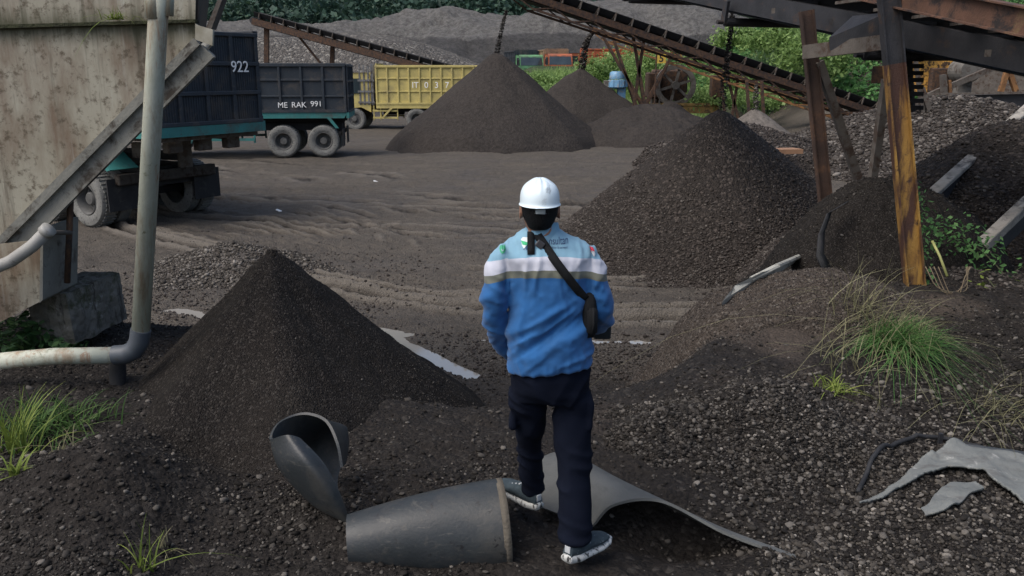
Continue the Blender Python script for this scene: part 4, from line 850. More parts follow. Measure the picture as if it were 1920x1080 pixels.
k_ = MB(); k_.tube([P(134, 340, 6.1), P(126, 530, 6.1)], .022, 10); o = k_.build('support_rod', RUST, None, P(126, 530, 6.1), smooth=True); tag(o, 'thin dark upright rod between hopper and concrete block', 'rod')
for sx in (-5.2, -4.2):
    k_ = MB(); k_.beam((sx-.6, 6.9, 3.0), (sx-.6, 6.9, .4), .18, .18, up=(0, 1, 0)); k_.build('leg', BAND, hp, O)
# ---------------------------------------------------------------- drain pipe
YP = 5.45
PVC = surf('stained_pvc', ((.34, .36, .29), (.50, .52, .44), 3), [((.22, .15, .085), 3, .5, .68, (2, 2, .4)), ((.12, .13, .07), 14, .6, .7), ((.3, .2, .13), 5, .56, .66, (3, 3, .3))], .55, .15, 60)
PVG = surf('grey_pvc', ((.05, .06, .075), (.075, .088, .105), 4), [((.06, .06, .055), 8, .55, .7)], .5)
pp = empty('drain_pipe', (P(250, 650, YP).x, YP, ptop(P(250, 650, YP).x, YP)), 'long stained off-white plastic pipe turning at a grey elbow beside the hopper', 'pipe'); O = pp.location
rp = .058
k_ = MB(); k_.tube([P(304, -40, YP), P(296, 40, YP), P(264, 622, YP)], rp, 28); k_.build('upright_pipe', PVC, pp, O, smooth=True)
k_ = MB(); k_.tube([P(215, 666, YP), P(100, 668, YP), P(-80, 684, YP)], rp*.97, 28); k_.build('level_pipe', PVC, pp, O, smooth=True)
el = [P(264, 618, YP), P(261, 640, YP), P(252, 656, YP), P(236, 664, YP), P(214, 666, YP)]
k_ = MB(); k_.tube(el, [rp*1.13]*5, 28); autosm(k_.build('elbow', PVG, pp, O, smooth=True), 50)
k_ = MB(); k_.tube([P(292, -40, YP-.0), P(292, 36, YP)], rp*1.1, 24); k_.tube([P(318, -40, YP), P(316, 30, YP)], .03, 12); k_.build('coupling', PVC, pp, O, smooth=True)
k_ = MB(); k_.tube([P(220, 678, YP+.15), P(222, 745, YP+.1)], .055, 20); o = autosm(k_.build('pipe_stub', BLACKV, None, P(222, 740, YP+.1), smooth=True), 50); tag(o, 'short black pipe stub under the grey elbow', 'pipe')
# ---------------------------------------------------------------- concrete block
CON = surf('mossy_concrete', ((.10, .095, .08), (.20, .19, .165), 4), [((.05, .055, .03), 5, .5, .62), ((.30, .29, .27), 9, .6, .7), ((.04, .035, .03), 6, .55, .65, (3, 3, .4))], .95, .8, 25)
c = P(128, 583, 6.3); o = npmesh('concrete_block', *(lambda B: (B.v, [list(f) for f in B.f if len(f) == 4]))(MB().box((0, 0, 0), (.36, .6, .40))), CON, smooth=False)
o.location = c+Vector((-.02, .2, -.02)); o.rotation_euler = (R(3), R(-2), R(-14)); tag(o, 'chipped mossy concrete block under the hopper outlet', 'concrete block')
mdd = o.modifiers.new('b', 'SUBSURF'); mdd.subdivision_type = 'SIMPLE'; mdd.levels = 5; mdd.render_levels = 5
tx_ = bpy.data.textures.new('chips', 'CLOUDS'); tx_.noise_scale = .12; dp_ = o.modifiers.new('d', 'DISPLACE'); dp_.texture = tx_; dp_.strength = .05; dp_.texture_coords = 'LOCAL'
# ---------------------------------------------------------------- sheets from control nets
def crm(P4, t_):
    a, b, c, d = P4; return .5*((2*b)+(c-a)*t_+(2*a-5*b+4*c-d)*t_**2+(3*b-a-3*c+d)*t_**3)
def spl(pts, n):
    pts = [np.array(p, float) for p in pts]; m_ = len(pts); out = []
    for k in range(n):
        u = k/(n-1)*(m_-1); i = min(int(u), m_-2); f = u-i
        p0 = pts[i-1] if i > 0 else 2*pts[0]-pts[1]; p3 = pts[i+2] if i+2 < m_ else 2*pts[-1]-pts[-2]
        out.append(crm((p0, pts[i], pts[i+1], p3), f))
    return np.array(out)
def patch(name, rows, mat, nu=60, nv=40, th=.012, label=None, cat=None, parent=None, disp=None):
    R_ = [spl([tuple(P(*q)) for q in r_], nu) for r_ in rows]; V_ = np.stack([spl([r_[k] for r_ in R_], nv) for k in range(nu)])   # nu x nv
    if disp is not None: V_ = V_+disp(V_)
    V_ = V_.reshape(-1, 3); i = np.arange(nu-1)[:, None]*nv; j = np.arange(nv-1)[None]
    F_ = np.stack([i+j, i+j+1, i+nv+j+1, i+nv+j], -1).reshape(-1, 4); O_ = V_.mean(0); O_[2] = V_[:, 2].min()
    o = npmesh(name, V_, F_, mat, origin=tuple(O_)); s_ = o.modifiers.new('s', 'SOLIDIFY'); s_.thickness = th; s_.offset = 0
    autosm(o, 50)
    if label: tag(o, label, cat, 'torn rubber sheets')
    return o
# big rolled sheet, bottom centre: arch seen side on
def roll(name, label, A_, B_, rA, rB, t0, t1, mat, th=.014, n=70, m_=40, bow=.0, sq=1.0, rim=None):
    A_ = Vector(A_); B_ = Vector(B_); ax = (B_-A_).normalized(); u = Vector((0, 0, 1)); v = u.cross(ax).normalized(); u = ax.cross(v)
    V_ = []
    for i in range(m_):
        s_ = i/(m_-1); c_ = A_.lerp(B_, s_); r_ = rA+(rB-rA)*s_+bow*math.sin(math.pi*s_)
        for k in range(n):
            a_ = R(t0+(t1-t0)*k/(n-1)); rr_ = r_*(1+.015*math.sin(3*a_+s_*4)); V_.append(c_+v*math.cos(a_)*rr_+u*math.sin(a_)*rr_*sq)
    V_ = np.array([tuple(p) for p in V_]); i = np.arange(m_-1)[:, None]*n; j = np.arange(n-1)[None]; F_ = np.stack([i+j, i+j+1, i+n+j+1, i+n+j], -1).reshape(-1, 4)
    O_ = A_.lerp(B_, .5); O_.z = V_[:, 2].min(); o = npmesh(name, V_, F_, mat, origin=tuple(O_)); s_ = o.modifiers.new('s', 'SOLIDIFY'); s_.thickness = th; s_.offset = 0
    autosm(o, 50); return tag(o, label, 'rubber sheet', 'torn rubber sheets')
a_ = P(655, 1018, 3.60); b_ = P(938, 984, 3.70)
o = roll('rubber_sheet', 'dark grey sheet rolled into a drum shape, lying left of the near shoe', a_, b_, .125, .21, -60, 215, RUBBER, bow=.018)
ax = (b_-a_).normalized(); r_ = MB(); r_.lathe([(.21, -.012), (.219, -.012), (.221, .022), (.205, .025)], b_+ax*.005, ax, 60); rr_ = r_.build('worn_rim', surf('worn_rim', ((.075, .065, .052), (.13, .115, .09), 9), [], .9, .5, 60), o, o.location, smooth=True)
# curled upright scrap, left
rows = []
rim_ = [(562, 822, 3.98), (535, 816, 3.97), (508, 822, 4.05), (520, 795, 4.16), (550, 779, 4.22), (580, 776, 4.22), (612, 790, 4.16), (632, 830, 4.08), (641, 876, 4.03)]
v1_ = [(605, 868, 3.93), (572, 868, 3.87), (527, 880, 3.97), (548, 870, 4.15), (575, 845, 4.33), (600, 815, 4.40), (625, 793, 4.34), (640, 825, 4.22), (643, 873, 4.14)]
v2_ = [(632, 915, 3.90), (612, 925, 3.86), (588, 945, 3.93), (597, 932, 4.05), (607, 885, 4.33), (625, 838, 4.43), (638, 797, 4.40), (648, 829, 4.30), (645, 871, 4.20)]
v3_ = [(654, 972, 3.90), (648, 976, 3.89), (640, 974, 3.91), (640, 968, 4.00), (632, 905, 4.30), (642, 862, 4.42), (648, 803, 4.42), (652, 833, 4.36), (647, 868, 4.26)]
patch('rubber_sheet', [[(a_, b_, c_-.14) for a_, b_, c_ in q_] for q_ in (rim_, v1_, v2_, v3_)], RUBBER, 120, 50, .014, 'curled funnel of old rubber standing on its tip against the nearest sand cone', 'rubber sheet')
patch('rubber_sheet', [
 [(1000, 880, 4.45), (1050, 866, 4.55), (1100, 875, 4.5), (1160, 905, 4.4), (1240, 945, 4.2), (1360, 1000, 3.95), (1492, 1046, 3.68)],
 [(1014, 860, 4.25), (1050, 850, 4.28), (1095, 865, 4.22), (1155, 897, 4.12), (1235, 936, 3.98), (1355, 992, 3.8), (1492, 1043, 3.62)],
 [(1008, 900, 4.08), (1060, 900, 4.05), (1110, 905, 3.98), (1165, 915, 3.93), (1245, 941, 3.88), (1358, 995, 3.74), (1492, 1045, 3.6)],
 [(1010, 950, 3.95), (1075, 975, 3.88), (1106, 990, 3.82), (1150, 948, 3.80), (1240, 940, 3.80), (1362, 1001, 3.69), (1492, 1048, 3.58)]],
 RUBBER_L, 110, 50, .014, 'long pale torn sheet arching over a dark hollow right of the near shoe', 'rubber sheet')
# pale half buried sheet at right
SHEET = surf('pale_fibre_sheet', ((.10, .11, .108), (.19, .20, .19), 3), [((.10, .10, .095), 5, .5, .66, (1, 3, 1)), ((.36, .36, .34), 12, .6, .7)], .75, .3, 40)
def drape(name, poly, lift, label, mat, nf, seed, res=140):
    pts = [G(px, py, z) for px, py, z in poly]; xs = [p.x for p in pts]; ys = [p.y for p in pts]
    gx, gy = np.meshgrid(np.linspace(min(xs), max(xs), res), np.linspace(min(ys), max(ys), res))
    def inside(x, y):
        c_ = np.zeros(x.shape, bool)
        for a, b in zip(pts, pts[1:]+pts[:1]):
            cond = ((a.y > y) != (b.y > y)) & (x < (b.x-a.x)*(y-a.y)/((b.y-a.y) or 1e-9)+a.x); c_ ^= cond
        return c_
    gx2 = gx+.02*vn(gx*9, gy*9, seed); gy2 = gy+.02*vn(gx*8, gy*8, seed+1); ins = inside(gx2, gy2)
    z = Zall(gx, gy); V_ = np.stack([gx, gy, z+lift(gx, gy)], -1).reshape(-1, 3)
    i = np.arange(res-1)[:, None]*res; j = np.arange(res-1)[None]; F_ = np.stack([i+j, i+j+1, i+res+j+1, i+res+j], -1).reshape(-1, 4)
    F_ = F_[ins.reshape(-1)[F_].all(1)]; us = np.unique(F_); mp = -np.ones(len(V_), int); mp[us] = np.arange(len(us)); V_ = V_[us]; F_ = mp[F_]
    O_ = V_.mean(0); o = npmesh(name, V_, F_, mat, origin=tuple(O_)); s_ = o.modifiers.new('s', 'SOLIDIFY'); s_.thickness = .012; return tag(o, label, 'sheet')
drape('buried_sheet', [(1610, 902, .93), (1700, 850, .97), (1740, 818, .99), (1800, 797, 1.0), (1870, 800, 1.0), (2100, 850, .98), (2200, 960, .9), (1921, 905, .93), (1860, 868, .95), (1850, 845, .97), (1780, 838, .98), (1720, 862, .96), (1660, 888, .94)], lambda x, y: .045+.012*fbm(x, y, 2, 2, 5), 'pale grey-green sheet partly buried in gravel at the lower right, upper piece', SHEET, 3, 91)
drape('buried_sheet', [(1728, 925, .91), (1752, 898, .92), (1790, 876, .94), (1835, 870, .95), (1850, 885, .94), (1820, 905, .92), (1770, 938, .90), (1738, 940, .90)], lambda x, y: .034+.010*fbm(x, y, 3, 2, 6), 'small rounded pale sheet corner poking from gravel below the larger one', SHEET, 3, 93)
hs = [G(1615, 862, .97), G(1640, 820, 1.0), G(1680, 785, 1.04), G(1725, 770, 1.06), G(1775, 768, 1.06), G(1830, 778, 1.05), G(1900, 795, 1.03), G(1990, 815, 1.0)]
k_ = MB(); sp_pts = spl([tuple(p) for p in hs], 50); k_.tube([(p[0], p[1], ptop(p[0], p[1])+.018+.02*math.sin(i_/49*math.pi)) for i_, p in enumerate(sp_pts)], .013, 10)
o = k_.build('hose', BELT, None, sp_pts[25], smooth=True); tag(o, 'thin black hose arching over the gravel above the pale buried sheet', 'hose')
q_ = [G(1815, 782, 1.04), G(1850, 790, 1.03), G(1912, 800, 1.02), G(1990, 812, 1.0)]
k_ = MB(); k_.tube([(p.x, p.y, ptop(p.x, p.y)+.02) for p in q_], [.02, .035, .035, .03], 12); o = k_.build('flat_pipe', surf('slate_pipe', ((.03, .035, .04), (.06, .066, .07), 5), [], .5), None, q_[1], smooth=True); tag(o, 'short slate grey flattened pipe lying behind the pale sheet', 'pipe')
q_ = G(1770, 772, 1.06); k_ = MB(); k_.box((q_.x, q_.y, ptop(q_.x, q_.y)+.03), (.022, .022, .08)); o = k_.build('wooden_stake', STEEL, None, (q_.x, q_.y, ptop(q_.x, q_.y))); tag(o, 'tiny dark stake beside the black hose', 'stake')
# torn lining round the dirt mound
lin = [(1592, 380), (1556, 400), (1540, 440), (1536, 480), (1548, 510)]
k_ = MB(); rr_ = []
for i_, (px_, py_) in enumerate(lin):
    p = P(px_, py_, 8.1-.1*i_); rr_.append([p+Vector((-.02, 0, 0)), p+Vector((.05+.01*i_, .10, .01)), p+Vector((.05+.01*i_, .14, .0)), p+Vector((-.02, .03, -.01))])
k_.loft(rr_); o = k_.build('torn_lining', BELT, None, P(1540, 480, 7.7), smooth=True); tag(o, 'black torn lining hugging the left side of the dirt mound', 'rubber sheet')
# ---------------------------------------------------------------- plants
def blades(base, n, L, spread, lean, w_, seg=6, up=.9, jit=.1, droop=1.0):
    """arrays of strip blades"""
    base = np.asarray(base); m_ = len(base); V_ = []; F_ = []
    az = rng.uniform(0, 2*math.pi, m_); Ls = L*rng.uniform(.5, 1.15, m_); ln = np.abs(rng.normal(0, spread, m_)); d = np.stack([np.cos(az), np.sin(az)], -1)*1.0+np.array(lean)
    s_ = np.linspace(0, 1, seg+1)
    for k in range(seg+1):
        t_ = s_[k]; hz = ln*t_+.55*droop*ln*t_*t_+.25*t_*t_; zz = up*t_*(1-.25*ln)-droop*.75*ln*t_**3
        c_ = base+np.stack([d[:, 0]*hz*Ls, d[:, 1]*hz*Ls, zz*Ls], -1); ww = w_*(1-t_**1.6)*.5+.0004
        side = np.stack([-np.sin(az+.6), np.cos(az+.6), 0*az], -1)*ww
        V_.append(c_-side); V_.append(c_+side)
    V_ = np.stack(V_, 1).reshape(-1, 3); st = np.arange(m_)[:, None]*(2*(seg+1)); k = np.arange(seg)[None]*2
    F_ = np.stack([st+k, st+k+1, st+k+3, st+k+2], -1).reshape(-1, 4); return V_, F_
GR1 = leafmat('fresh_grass', (.025, .06, .015), (.075, .15, .04), (.20, .22, .09)); GR2 = leafmat('dry_grass', (.12, .11, .06), (.26, .25, .14), (.34, .33, .22)); GR3 = leafmat('yellow_grass', (.10, .15, .03), (.22, .28, .06), (.3, .3, .1))
LF1 = leafmat('weed_leaf', (.02, .055, .02), (.065, .14, .045), (.13, .2, .07))
BSH = leafmat('bush_leaf', (.09, .16, .045), (.28, .41, .14), (.42, .52, .23), .45); BSH2 = leafmat('creeper_leaf', (.04, .115, .04), (.14, .30, .10), (.25, .38, .15), .42); FOR = leafmat('forest_leaf', (.014, .034, .030), (.045, .09, .062), (.09, .15, .075), .2)
def tuft(label, px, py, z, n, L, mt, rad_=.08, w_=.006, spread=.5, lean=(0, 0), name='grass_tuft', cat='grass tuft', group='grass tufts', **k):
    c = G(px, py, z); x = c.x+rng.normal(0, rad_, n); y = c.y+rng.normal(0, rad_*.7, n); V_, F_ = blades(np.stack([x, y, Zall(x, y)-.01], -1), n, L, spread, lean, w_, **k)
    o = npmesh(name, V_, F_, mt, origin=(c.x, c.y, ptop(c.x, c.y))); return tag(o, label, cat, group)
t0 = tuft('large green grass tuft drooping below the yellow steel post', 1690, 608, 1.16, 650, .38, leafmat('tuft_grass', (.03, .09, .025), (.10, .22, .06), (.26, .32, .14), .3), .10, .0085, .50, (0, -.75), droop=1.35, up=.75)
def addto(o, px, py, z, n, L, mt, nm, **k):
    rad_ = k.pop('rad_', .1); w_ = k.pop('w_', .005); spread = k.pop('spread', .5); lean = k.pop('lean', (0, 0))
    c = G(px, py, z); x = c.x+rng.normal(0, rad_, n); y = c.y+rng.normal(0, rad_*.7, n); V_, F_ = blades(np.stack([x, y, Zall(x, y)-.01], -1), n, L, spread, lean, w_, **k); V_ = V_-np.array(o.location)
    return npmesh(nm, V_, F_, mt, o)
addto(t0, 1690, 600, 1.16, 120, .5, GR2, 'dry_blades', rad_=.13, spread=.8, lean=(0, -.4), droop=1.3)
addto(t0, 1685, 590, 1.17, 160, .3, GR2, 'dead_thatch', rad_=.09, spread=.7, lean=(0, -.5), droop=1.5)
tuft('tall dry pale stalks arching against the dirt mound', 1612, 560, 1.25, 70, .75, GR2, .13, .006, .75, (0, -.3), droop=1.3)
tuft('wispy pale green stalks on the sandy slope left of the green tuft', 1600, 650, 1.12, 40, .5, GR2, .12, .005, .6, (-.2, -.2), droop=1.2)
tuft('dry straw tuft at the right edge above the gravel', 1890, 715, 1.08, 90, .38, GR2, .14, .004, .8, (0, -.3), droop=1.4)
tuft('small sprig with yellowish leaves in brown sand', 1555, 715, 1.0, 60, .2, GR3, .06, .010, .9, (0, -.2), droop=1.0)
tuft('bright yellow green grass spikes at the left edge of the bank', 22, 810, .98, 60, .42, GR3, .05, .010, .22, (.05, 0))
tuft('low green grass below the level pipe', 90, 765, .97, 260, .24, GR1, .16, .009, .8, (.1, -.1))
tuft('green grass beside the hopper outlet, under the curved pipe', 80, 520, .95, 160, .26, GR3, .18, .006, .6)
tuft('small pale green tuft on top of the concrete block', 150, 540, 1.0, 120, .16, GR3, .10, .006, .7)
tuft('small bright sprout on the dark left bank', 30, 890, .95, 26, .2, GR3, .025, .012, .7, droop=1.2)
tuft('thin weed with forked leaves on the dark left bank', 118, 845, .95, 22, .2, GR2, .03, .006, .8)
tuft('two yellow green blades at the bottom edge', 272, 1075, .8, 16, .26, GR3, .03, .010, .35, (.15, 0))
tuft('faint thin grass near the bottom edge, left', 310, 1030, .8, 14, .16, GR2, .02, .004, .4)
tuft('small weed growing on the hopper seam', 215, 40, 1.0, 4, .05, GR3, .01) if False else None
def leaves(c, n, size, aspect=.6, flat=.5, fold=True):
    c = np.asarray(c); n = len(c); az = rng.uniform(0, 6.283, n); tl = rng.normal(0, flat, n); sz_ = size*rng.uniform(.6, 1.3, n)
    a = np.stack([np.cos(az)*np.cos(tl), np.sin(az)*np.cos(tl), np.sin(tl)-.25], -1)*sz_[:, None]; rl = rng.normal(0, flat, n)
    b = np.stack([-np.sin(az)*np.cos(rl), np.cos(az)*np.cos(rl), np.sin(rl)], -1)*(sz_*aspect*.5)[:, None]
    V_ = np.stack([c, c+a*.45+b, c+a, c+a*.45-b], 1).reshape(-1, 3); F_ = np.arange(n*4).reshape(-1, 4); return V_, F_
hp_weed = None
# weed on the hopper seam
c_ = P(215, 30, 5.9); V_, F_ = blades(np.array([[c_.x+rng.normal(0, .03), c_.y, P(215, 38, 5.95).z] for _ in range(60)]), 60, .12, .9, (0, -.3), .006)
o = npmesh('grass_tuft', V_, F_, GR3, origin=(c_.x, c_.y, P(215, 38, 5.95).z)); tag(o, 'small weed sprouting from the hopper seam', 'grass tuft', 'grass tufts')
# broad leaved weeds by the outlet
for lb, px_, py_, z_, n_, rx_, h_, sz__ in (('dark broad leaved weeds under the hopper outlet', 55, 640, .95, 420, .30, .30, .085), ('small leafy weeds right of the outlet weeds', 120, 655, .95, 90, .10, .16, .06)):
    c = G(px_, py_, z_); x = c.x+rng.normal(0, rx_*.6, n_); y = c.y+rng.normal(0, rx_*.4, n_); zz = Zall(x, y)+rng.uniform(0, h_, n_)*np.exp(-((x-c.x)/rx_)**2)
    V_, F_ = leaves(np.stack([x, y, zz], -1), n_, sz__, .55, .4); o = npmesh('weed_plant', V_, F_, LF1, origin=(c.x, c.y, ptop(c.x, c.y))); tag(o, lb, 'weed')
    x = c.x+rng.normal(0, rx_*.5, 40); y = c.y+rng.normal(0, rx_*.3, 40); V_, F_ = blades(np.stack([x, y, Zall(x, y)], -1), 40, h_*1.2, .3, (0, 0), .004); npmesh('stems', V_-np.array(o.location), F_, LF1, o)
# vines
def vine(label, pts, n, size, rad_, mt, wob=.05):
    sp_ = spl([tuple(p) for p in pts], 60); o0 = sp_[0]
    k_ = MB(); k_.tube([tuple(p) for p in sp_], .005, 6); o = k_.build('vine', surf('vine_stem', ((.05, .06, .03), (.1, .1, .05), 9), [], .8), None, o0, smooth=True)
    idx = rng.integers(0, 60, n); c = sp_[idx]+rng.normal(0, rad_, (n, 3))*np.array([1, .7, .8]); V_, F_ = leaves(c, n, size, .7, .6); npmesh('foliage', V_-np.array(o0), F_, mt, o); return tag(o, label, 'vine')
def GZ(px_, py_, z_, dz=.03): c = G(px_, py_, z_); c.z = ptop(c.x, c.y)+dz; return c
vine('leafy vine climbing beside the yellow post', [P(1718, 350, 7.35), P(1722, 400, 7.35), P(1728, 450, 7.3), P(1735, 500, 7.2), P(1750, 530, 7.1)], 130, .05, .045, BSH2)
vine('dark leafy creeper spreading right from the yellow post over the mound', [P(1740, 430, 7.5), P(1790, 440, 7.6), P(1830, 462, 7.7), P(1870, 500, 7.5), P(1920, 560, 7.2), P(1960, 620, 7.0)], 420, .055, .11, BSH2)
vine('sparse creeper with yellowing leaves trailing down at the right edge', [P(1850, 520, 7.2), P(1870, 545, 7.0), P(1900, 585, 6.8), P(1905, 620, 6.6), P(1880, 655, 6.4)], 90, .05, .07, GR3)
for kx in range(4):
    k_ = MB(); a0 = P(1735+kx*8, 500, 6.9); k_.tube([tuple(q) for q in spl([tuple(a0), tuple(P(1760+kx*10, 540+kx*8, 6.8)), tuple(P(1810, 545-kx*9, 6.9)), tuple(P(1812+kx*3, 500, 7.0))], 30)], .004, 6)
    o = k_.build('bare_stem', surf('dead_stem', ((.12, .09, .06), (.2, .16, .1), 9), [], .9), None, a0, smooth=True); tag(o, 'thin bare looping stems beside the foot of the yellow post', 'stem', 'bare stems')
k_ = MB(); k_.tube([P(1748, 452, 7.0), P(1762, 480, 6.9), P(1776, 518, 6.8)], .011, 8); o = k_.build('cane_stalk', surf('green_cane', ((.2, .22, .07), (.32, .32, .12), 9), [], .6), None, P(1776, 518, 6.8), smooth=True); tag(o, 'pale green cane stalk leaning right of the yellow post', 'stalk')
# ---- background vegetation
def cloud(c, r, n, size, mt, name, label=None, cat=None, parent=None, shell=.45, stems=True, group=None):
    c = np.asarray(c, float); r = np.asarray(r, float); kcl = max(5, int(n/90)); cc = rng.normal(0, 1, (kcl, 3)); cc /= np.linalg.norm(cc, axis=1)[:, None]; cc *= (rng.uniform(.3, 1, kcl)**.5)[:, None]; cc[:, 2] = np.abs(cc[:, 2])*.9-.1
    w_ = rng.uniform(.4, 1, kcl); idx = rng.choice(kcl, n, p=w_/w_.sum()); p = cc[idx]+rng.normal(0, .17, (n, 3)); p = c+p*r
    V_, F_ = leaves(p, n, size, .7, .7); o = npmesh(name, V_, F_, mt, parent, origin=None if parent is not None else (c[0], c[1], c[2]-r[2]*.4))
    if label: tag(o, label, cat, group)
    return o
k = 26000; x = rng.uniform(-1, 17, k); y = rng.uniform(50, 68, k); kp = (x > -.5+ (y-50)*.02) & (x < 12.5); x, y = x[kp], y[kp]; kp = rng.uniform(0, 1, len(x)) < .35+.65*ss((vn(x*.5, y*.5, 3)+.3)/.5); x, y = x[kp], y[kp]
V_, F_ = blades(np.stack([x, y, H(x, y)-.05], -1), len(x), 1.1, .35, (0, -.1), .07, seg=4); o = npmesh('tall_grass', V_, F_, leafmat('tall_grass_leaf', (.13, .21, .06), (.34, .48, .17), (.50, .56, .32), .45)); tag(o, 'tall bright green grass on the shelf behind the sand cones', 'grass', kind='stuff')
bl = [(985, 135, 57, 1.8, .9), (1040, 138, 58, 2.2, .9), (1010, 160, 54, 2.0, 1.1), (1150, 112, 60, 1.8, 1.5), (1200, 105, 62, 2.0, 1.5), (1215, 115, 56, 1.6, 1.6), (1255, 95, 64, 2.2, 1.4), (1110, 118, 58, 1.3, 1.4), (1330, 130, 52, 2.2, 1.7), (1372, 150, 50, 2.0, 1.6), (1320, 185, 46, 1.8, .9), (1410, 185, 46, 2.0, .9)]
nm = ['round light green bush left of the sand cones gap', 'spreading green bush in front of the orange cab', 'leafy bush right behind the gap between the two sand cones', 'fluffy yellow green bush behind the blue motor', 'green bush behind the rusty trestle', 'bush beside the yellow number sign', 'bush behind the number sign on the shelf', 'pale bush behind the tip of the second sand cone', 'bush right of the flywheel', 'bush between the two conveyors, right', 'low bush by the ochre crusher base', 'low bush behind the conveyor legs, right']
for (px_, py_, yy_, rr_, hh_), lb in zip(bl, nm):
    c = P(px_, py_, yy_); cloud((c.x, c.y, c.z-(.75 if py_ < 170 else .2)), (rr_, rr_*.8, hh_), 1500, .20, BSH, 'bush', lb, 'bush', group='bushes on the shelf')
# hillside creeper on the right and reeds
k = 60000; x = rng.uniform(11, 36, k); y = rng.uniform(43, 72, k); kp = (y > 44+.0*x) & (H(x, y) > 1.2); x, y = x[kp], y[kp]; z = H(x, y)+np.abs(rng.normal(0, .35, len(x)))*(1+.8*vn(x*.5, y*.5, 9))
V_, F_ = leaves(np.stack([x, y, z], -1), len(x), .30, .7, .6); o = npmesh('creeper_cover', V_, F_, BSH2); tag(o, 'dense green creeper covering the hillside behind the steel posts', 'ground cover', kind='stuff')
k = 5000; x = rng.uniform(14, 20, k); y = rng.uniform(50, 60, k); V_, F_ = blades(np.stack([x, y, H(x, y)], -1), k, 2.4, .3, (0, -.1), .08, seg=5); o = npmesh('reeds', V_, F_, leafmat('reed_leaf', (.07, .13, .06), (.2, .3, .15), (.38, .42, .26), .35)); tag(o, 'pale feathery reeds on top of the hillside under the dark conveyor', 'reeds', kind='stuff')
for px_, py_, yy_, rr_, hh_, lb in ((1400, 70, 54, 1.8, 1.2, 'low pale bush where the hillside meets the far quarry'), (1470, 75, 50, 2.0, 1.6, 'bright yellow green bush on the hillside near the roller'), (1530, 110, 47, 2.0, 2.0, 'green bush beside the brown steel post'), (1640, 60, 52, 3, 3.2, 'dense shrub high on the hillside behind the posts')):
    c = P(px_, py_, yy_); cloud((c.x, c.y, c.z-.3), (rr_, rr_*.8, hh_), 2200, .26, BSH, 'bush', lb, 'bush', group='bushes on the hillside')
# forest
V_ = []; F_ = []; nb = 0
for k in range(420):
    px_ = rng.uniform(250, 1250); dpt = rng.uniform(128, 175); py_ = 75-(dpt-128)*2.2+rng.normal(0, 8); c = P(px_, py_, dpt); r_ = rng.uniform(2.5, 5.2)
    n_ = 330; cc = rng.normal(0, 1, (n_, 3)); cc /= np.linalg.norm(cc, axis=1)[:, None]; cc *= (rng.uniform(.45, 1, n_)**.5)[:, None]*(1+.3*np.sin(cc[:, :1]*5+k)); cc = np.array(c)+cc*np.array([r_, r_, r_*1.15])
    v_, f_ = leaves(cc, n_, .95, .75, .7); V_.append(v_); F_.append(f_+nb); nb += len(v_)
o = npmesh('forest', np.vstack(V_), np.vstack(F_), FOR); tag(o, 'dark blue green forest beyond the quarry', 'forest', kind='stuff')
# white bits of litter in the yard
for px_, py_, lb in ((704, 337, 'tiny white scrap lying in the yard, right of centre of the muddy tracks'), (523, 397, 'tiny white scrap lying in the yard nearer the left truck')):
    c = G(px_, py_, 0); k_ = MB(); k_.box((c.x, c.y, float(H(c.x, c.y))+.02), (.12, .08, .03), Matrix.Rotation(.4, 3, 'Y'), bev=.008); o = k_.build('litter_scrap', WHITE_P, None, c); tag(o, lb, 'litter')
# ---------------------------------------------------------------- the man
BX = P(1030, 1050, 3.6); BASE = Vector((BX.x, 3.6, 0.70))
def evalmesh(o):
    dg = bpy.context.evaluated_depsgraph_get(); dg.update(); me = bpy.data.meshes.new_from_object(o.evaluated_get(dg)); return me
def remeshed(m_, vox, smooth_it=6, fac=.5):
    me = bpy.data.meshes.new('tmp'); me.from_pydata([Vector(v) for v in m_.v], [], m_.f); o = bpy.data.objects.new('tmp', me); col.objects.link(o)
    r_ = o.modifiers.new('r', 'REMESH'); r_.mode = 'VOXEL'; r_.voxel_size = vox; s_ = o.modifiers.new('s', 'SMOOTH'); s_.factor = fac; s_.iterations = smooth_it
    out = evalmesh(o); bpy.data.objects.remove(o)
    n = len(out.vertices); V_ = np.empty(n*3, np.float32); out.vertices.foreach_get('co', V_); V_ = V_.reshape(-1, 3); N_ = np.empty(n*3, np.float32); out.vertices.foreach_get('normal', N_); return out, V_.astype(float), N_.reshape(-1, 3).astype(float)
def finish(name, me, V_, mat, parent):
    me.vertices.foreach_set('co', (V_-np.array(BASE)).astype(np.float32).ravel()); me.update(); me.name = name
    return link(name, me, mat, parent, True)
def ring(c, hw, dp, n=36, tilt=0, sq=2.4, yaw_=0):
    c = Vector(c); out = []
    for k in range(n):
        a_ = 2*math.pi*k/n; ca, sa = math.cos(a_), math.sin(a_); x_ = math.copysign(abs(ca)**(2/sq), ca)*hw; y_ = math.copysign(abs(sa)**(2/sq), sa)*dp
        out.append(c+Vector((x_*math.cos(yaw_)-y_*math.sin(yaw_), x_*math.sin(yaw_)+y_*math.cos(yaw_), x_*tilt)))
    return out
px2 = 1/432.
Y0 = 3.52
sh_ = [(1032, 686, 79, .128, .10), (1032, 676, 79, .130, .08), (1031, 655, 77, .130, .06), (1029, 620, 73, .122, .02), (1028, 580, 71, .118, 0), (1028, 540, 73, .122, 0), (1028, 505, 77, .124, 0), (1026, 478, 84, .118, 0), (1023, 460, 80, .104, 0), (1020, 447, 62, .084, 0), (1018, 437, 44, .070, 0), (1017, 428, 32, .060, 0)]
S_ = MB(); S_.loft([ring(P(cx, cy, Y0+.02*(1 if cy < 470 else 0)), hw*px2, dp, tilt=tl) for cx, cy, hw, dp, tl in sh_])
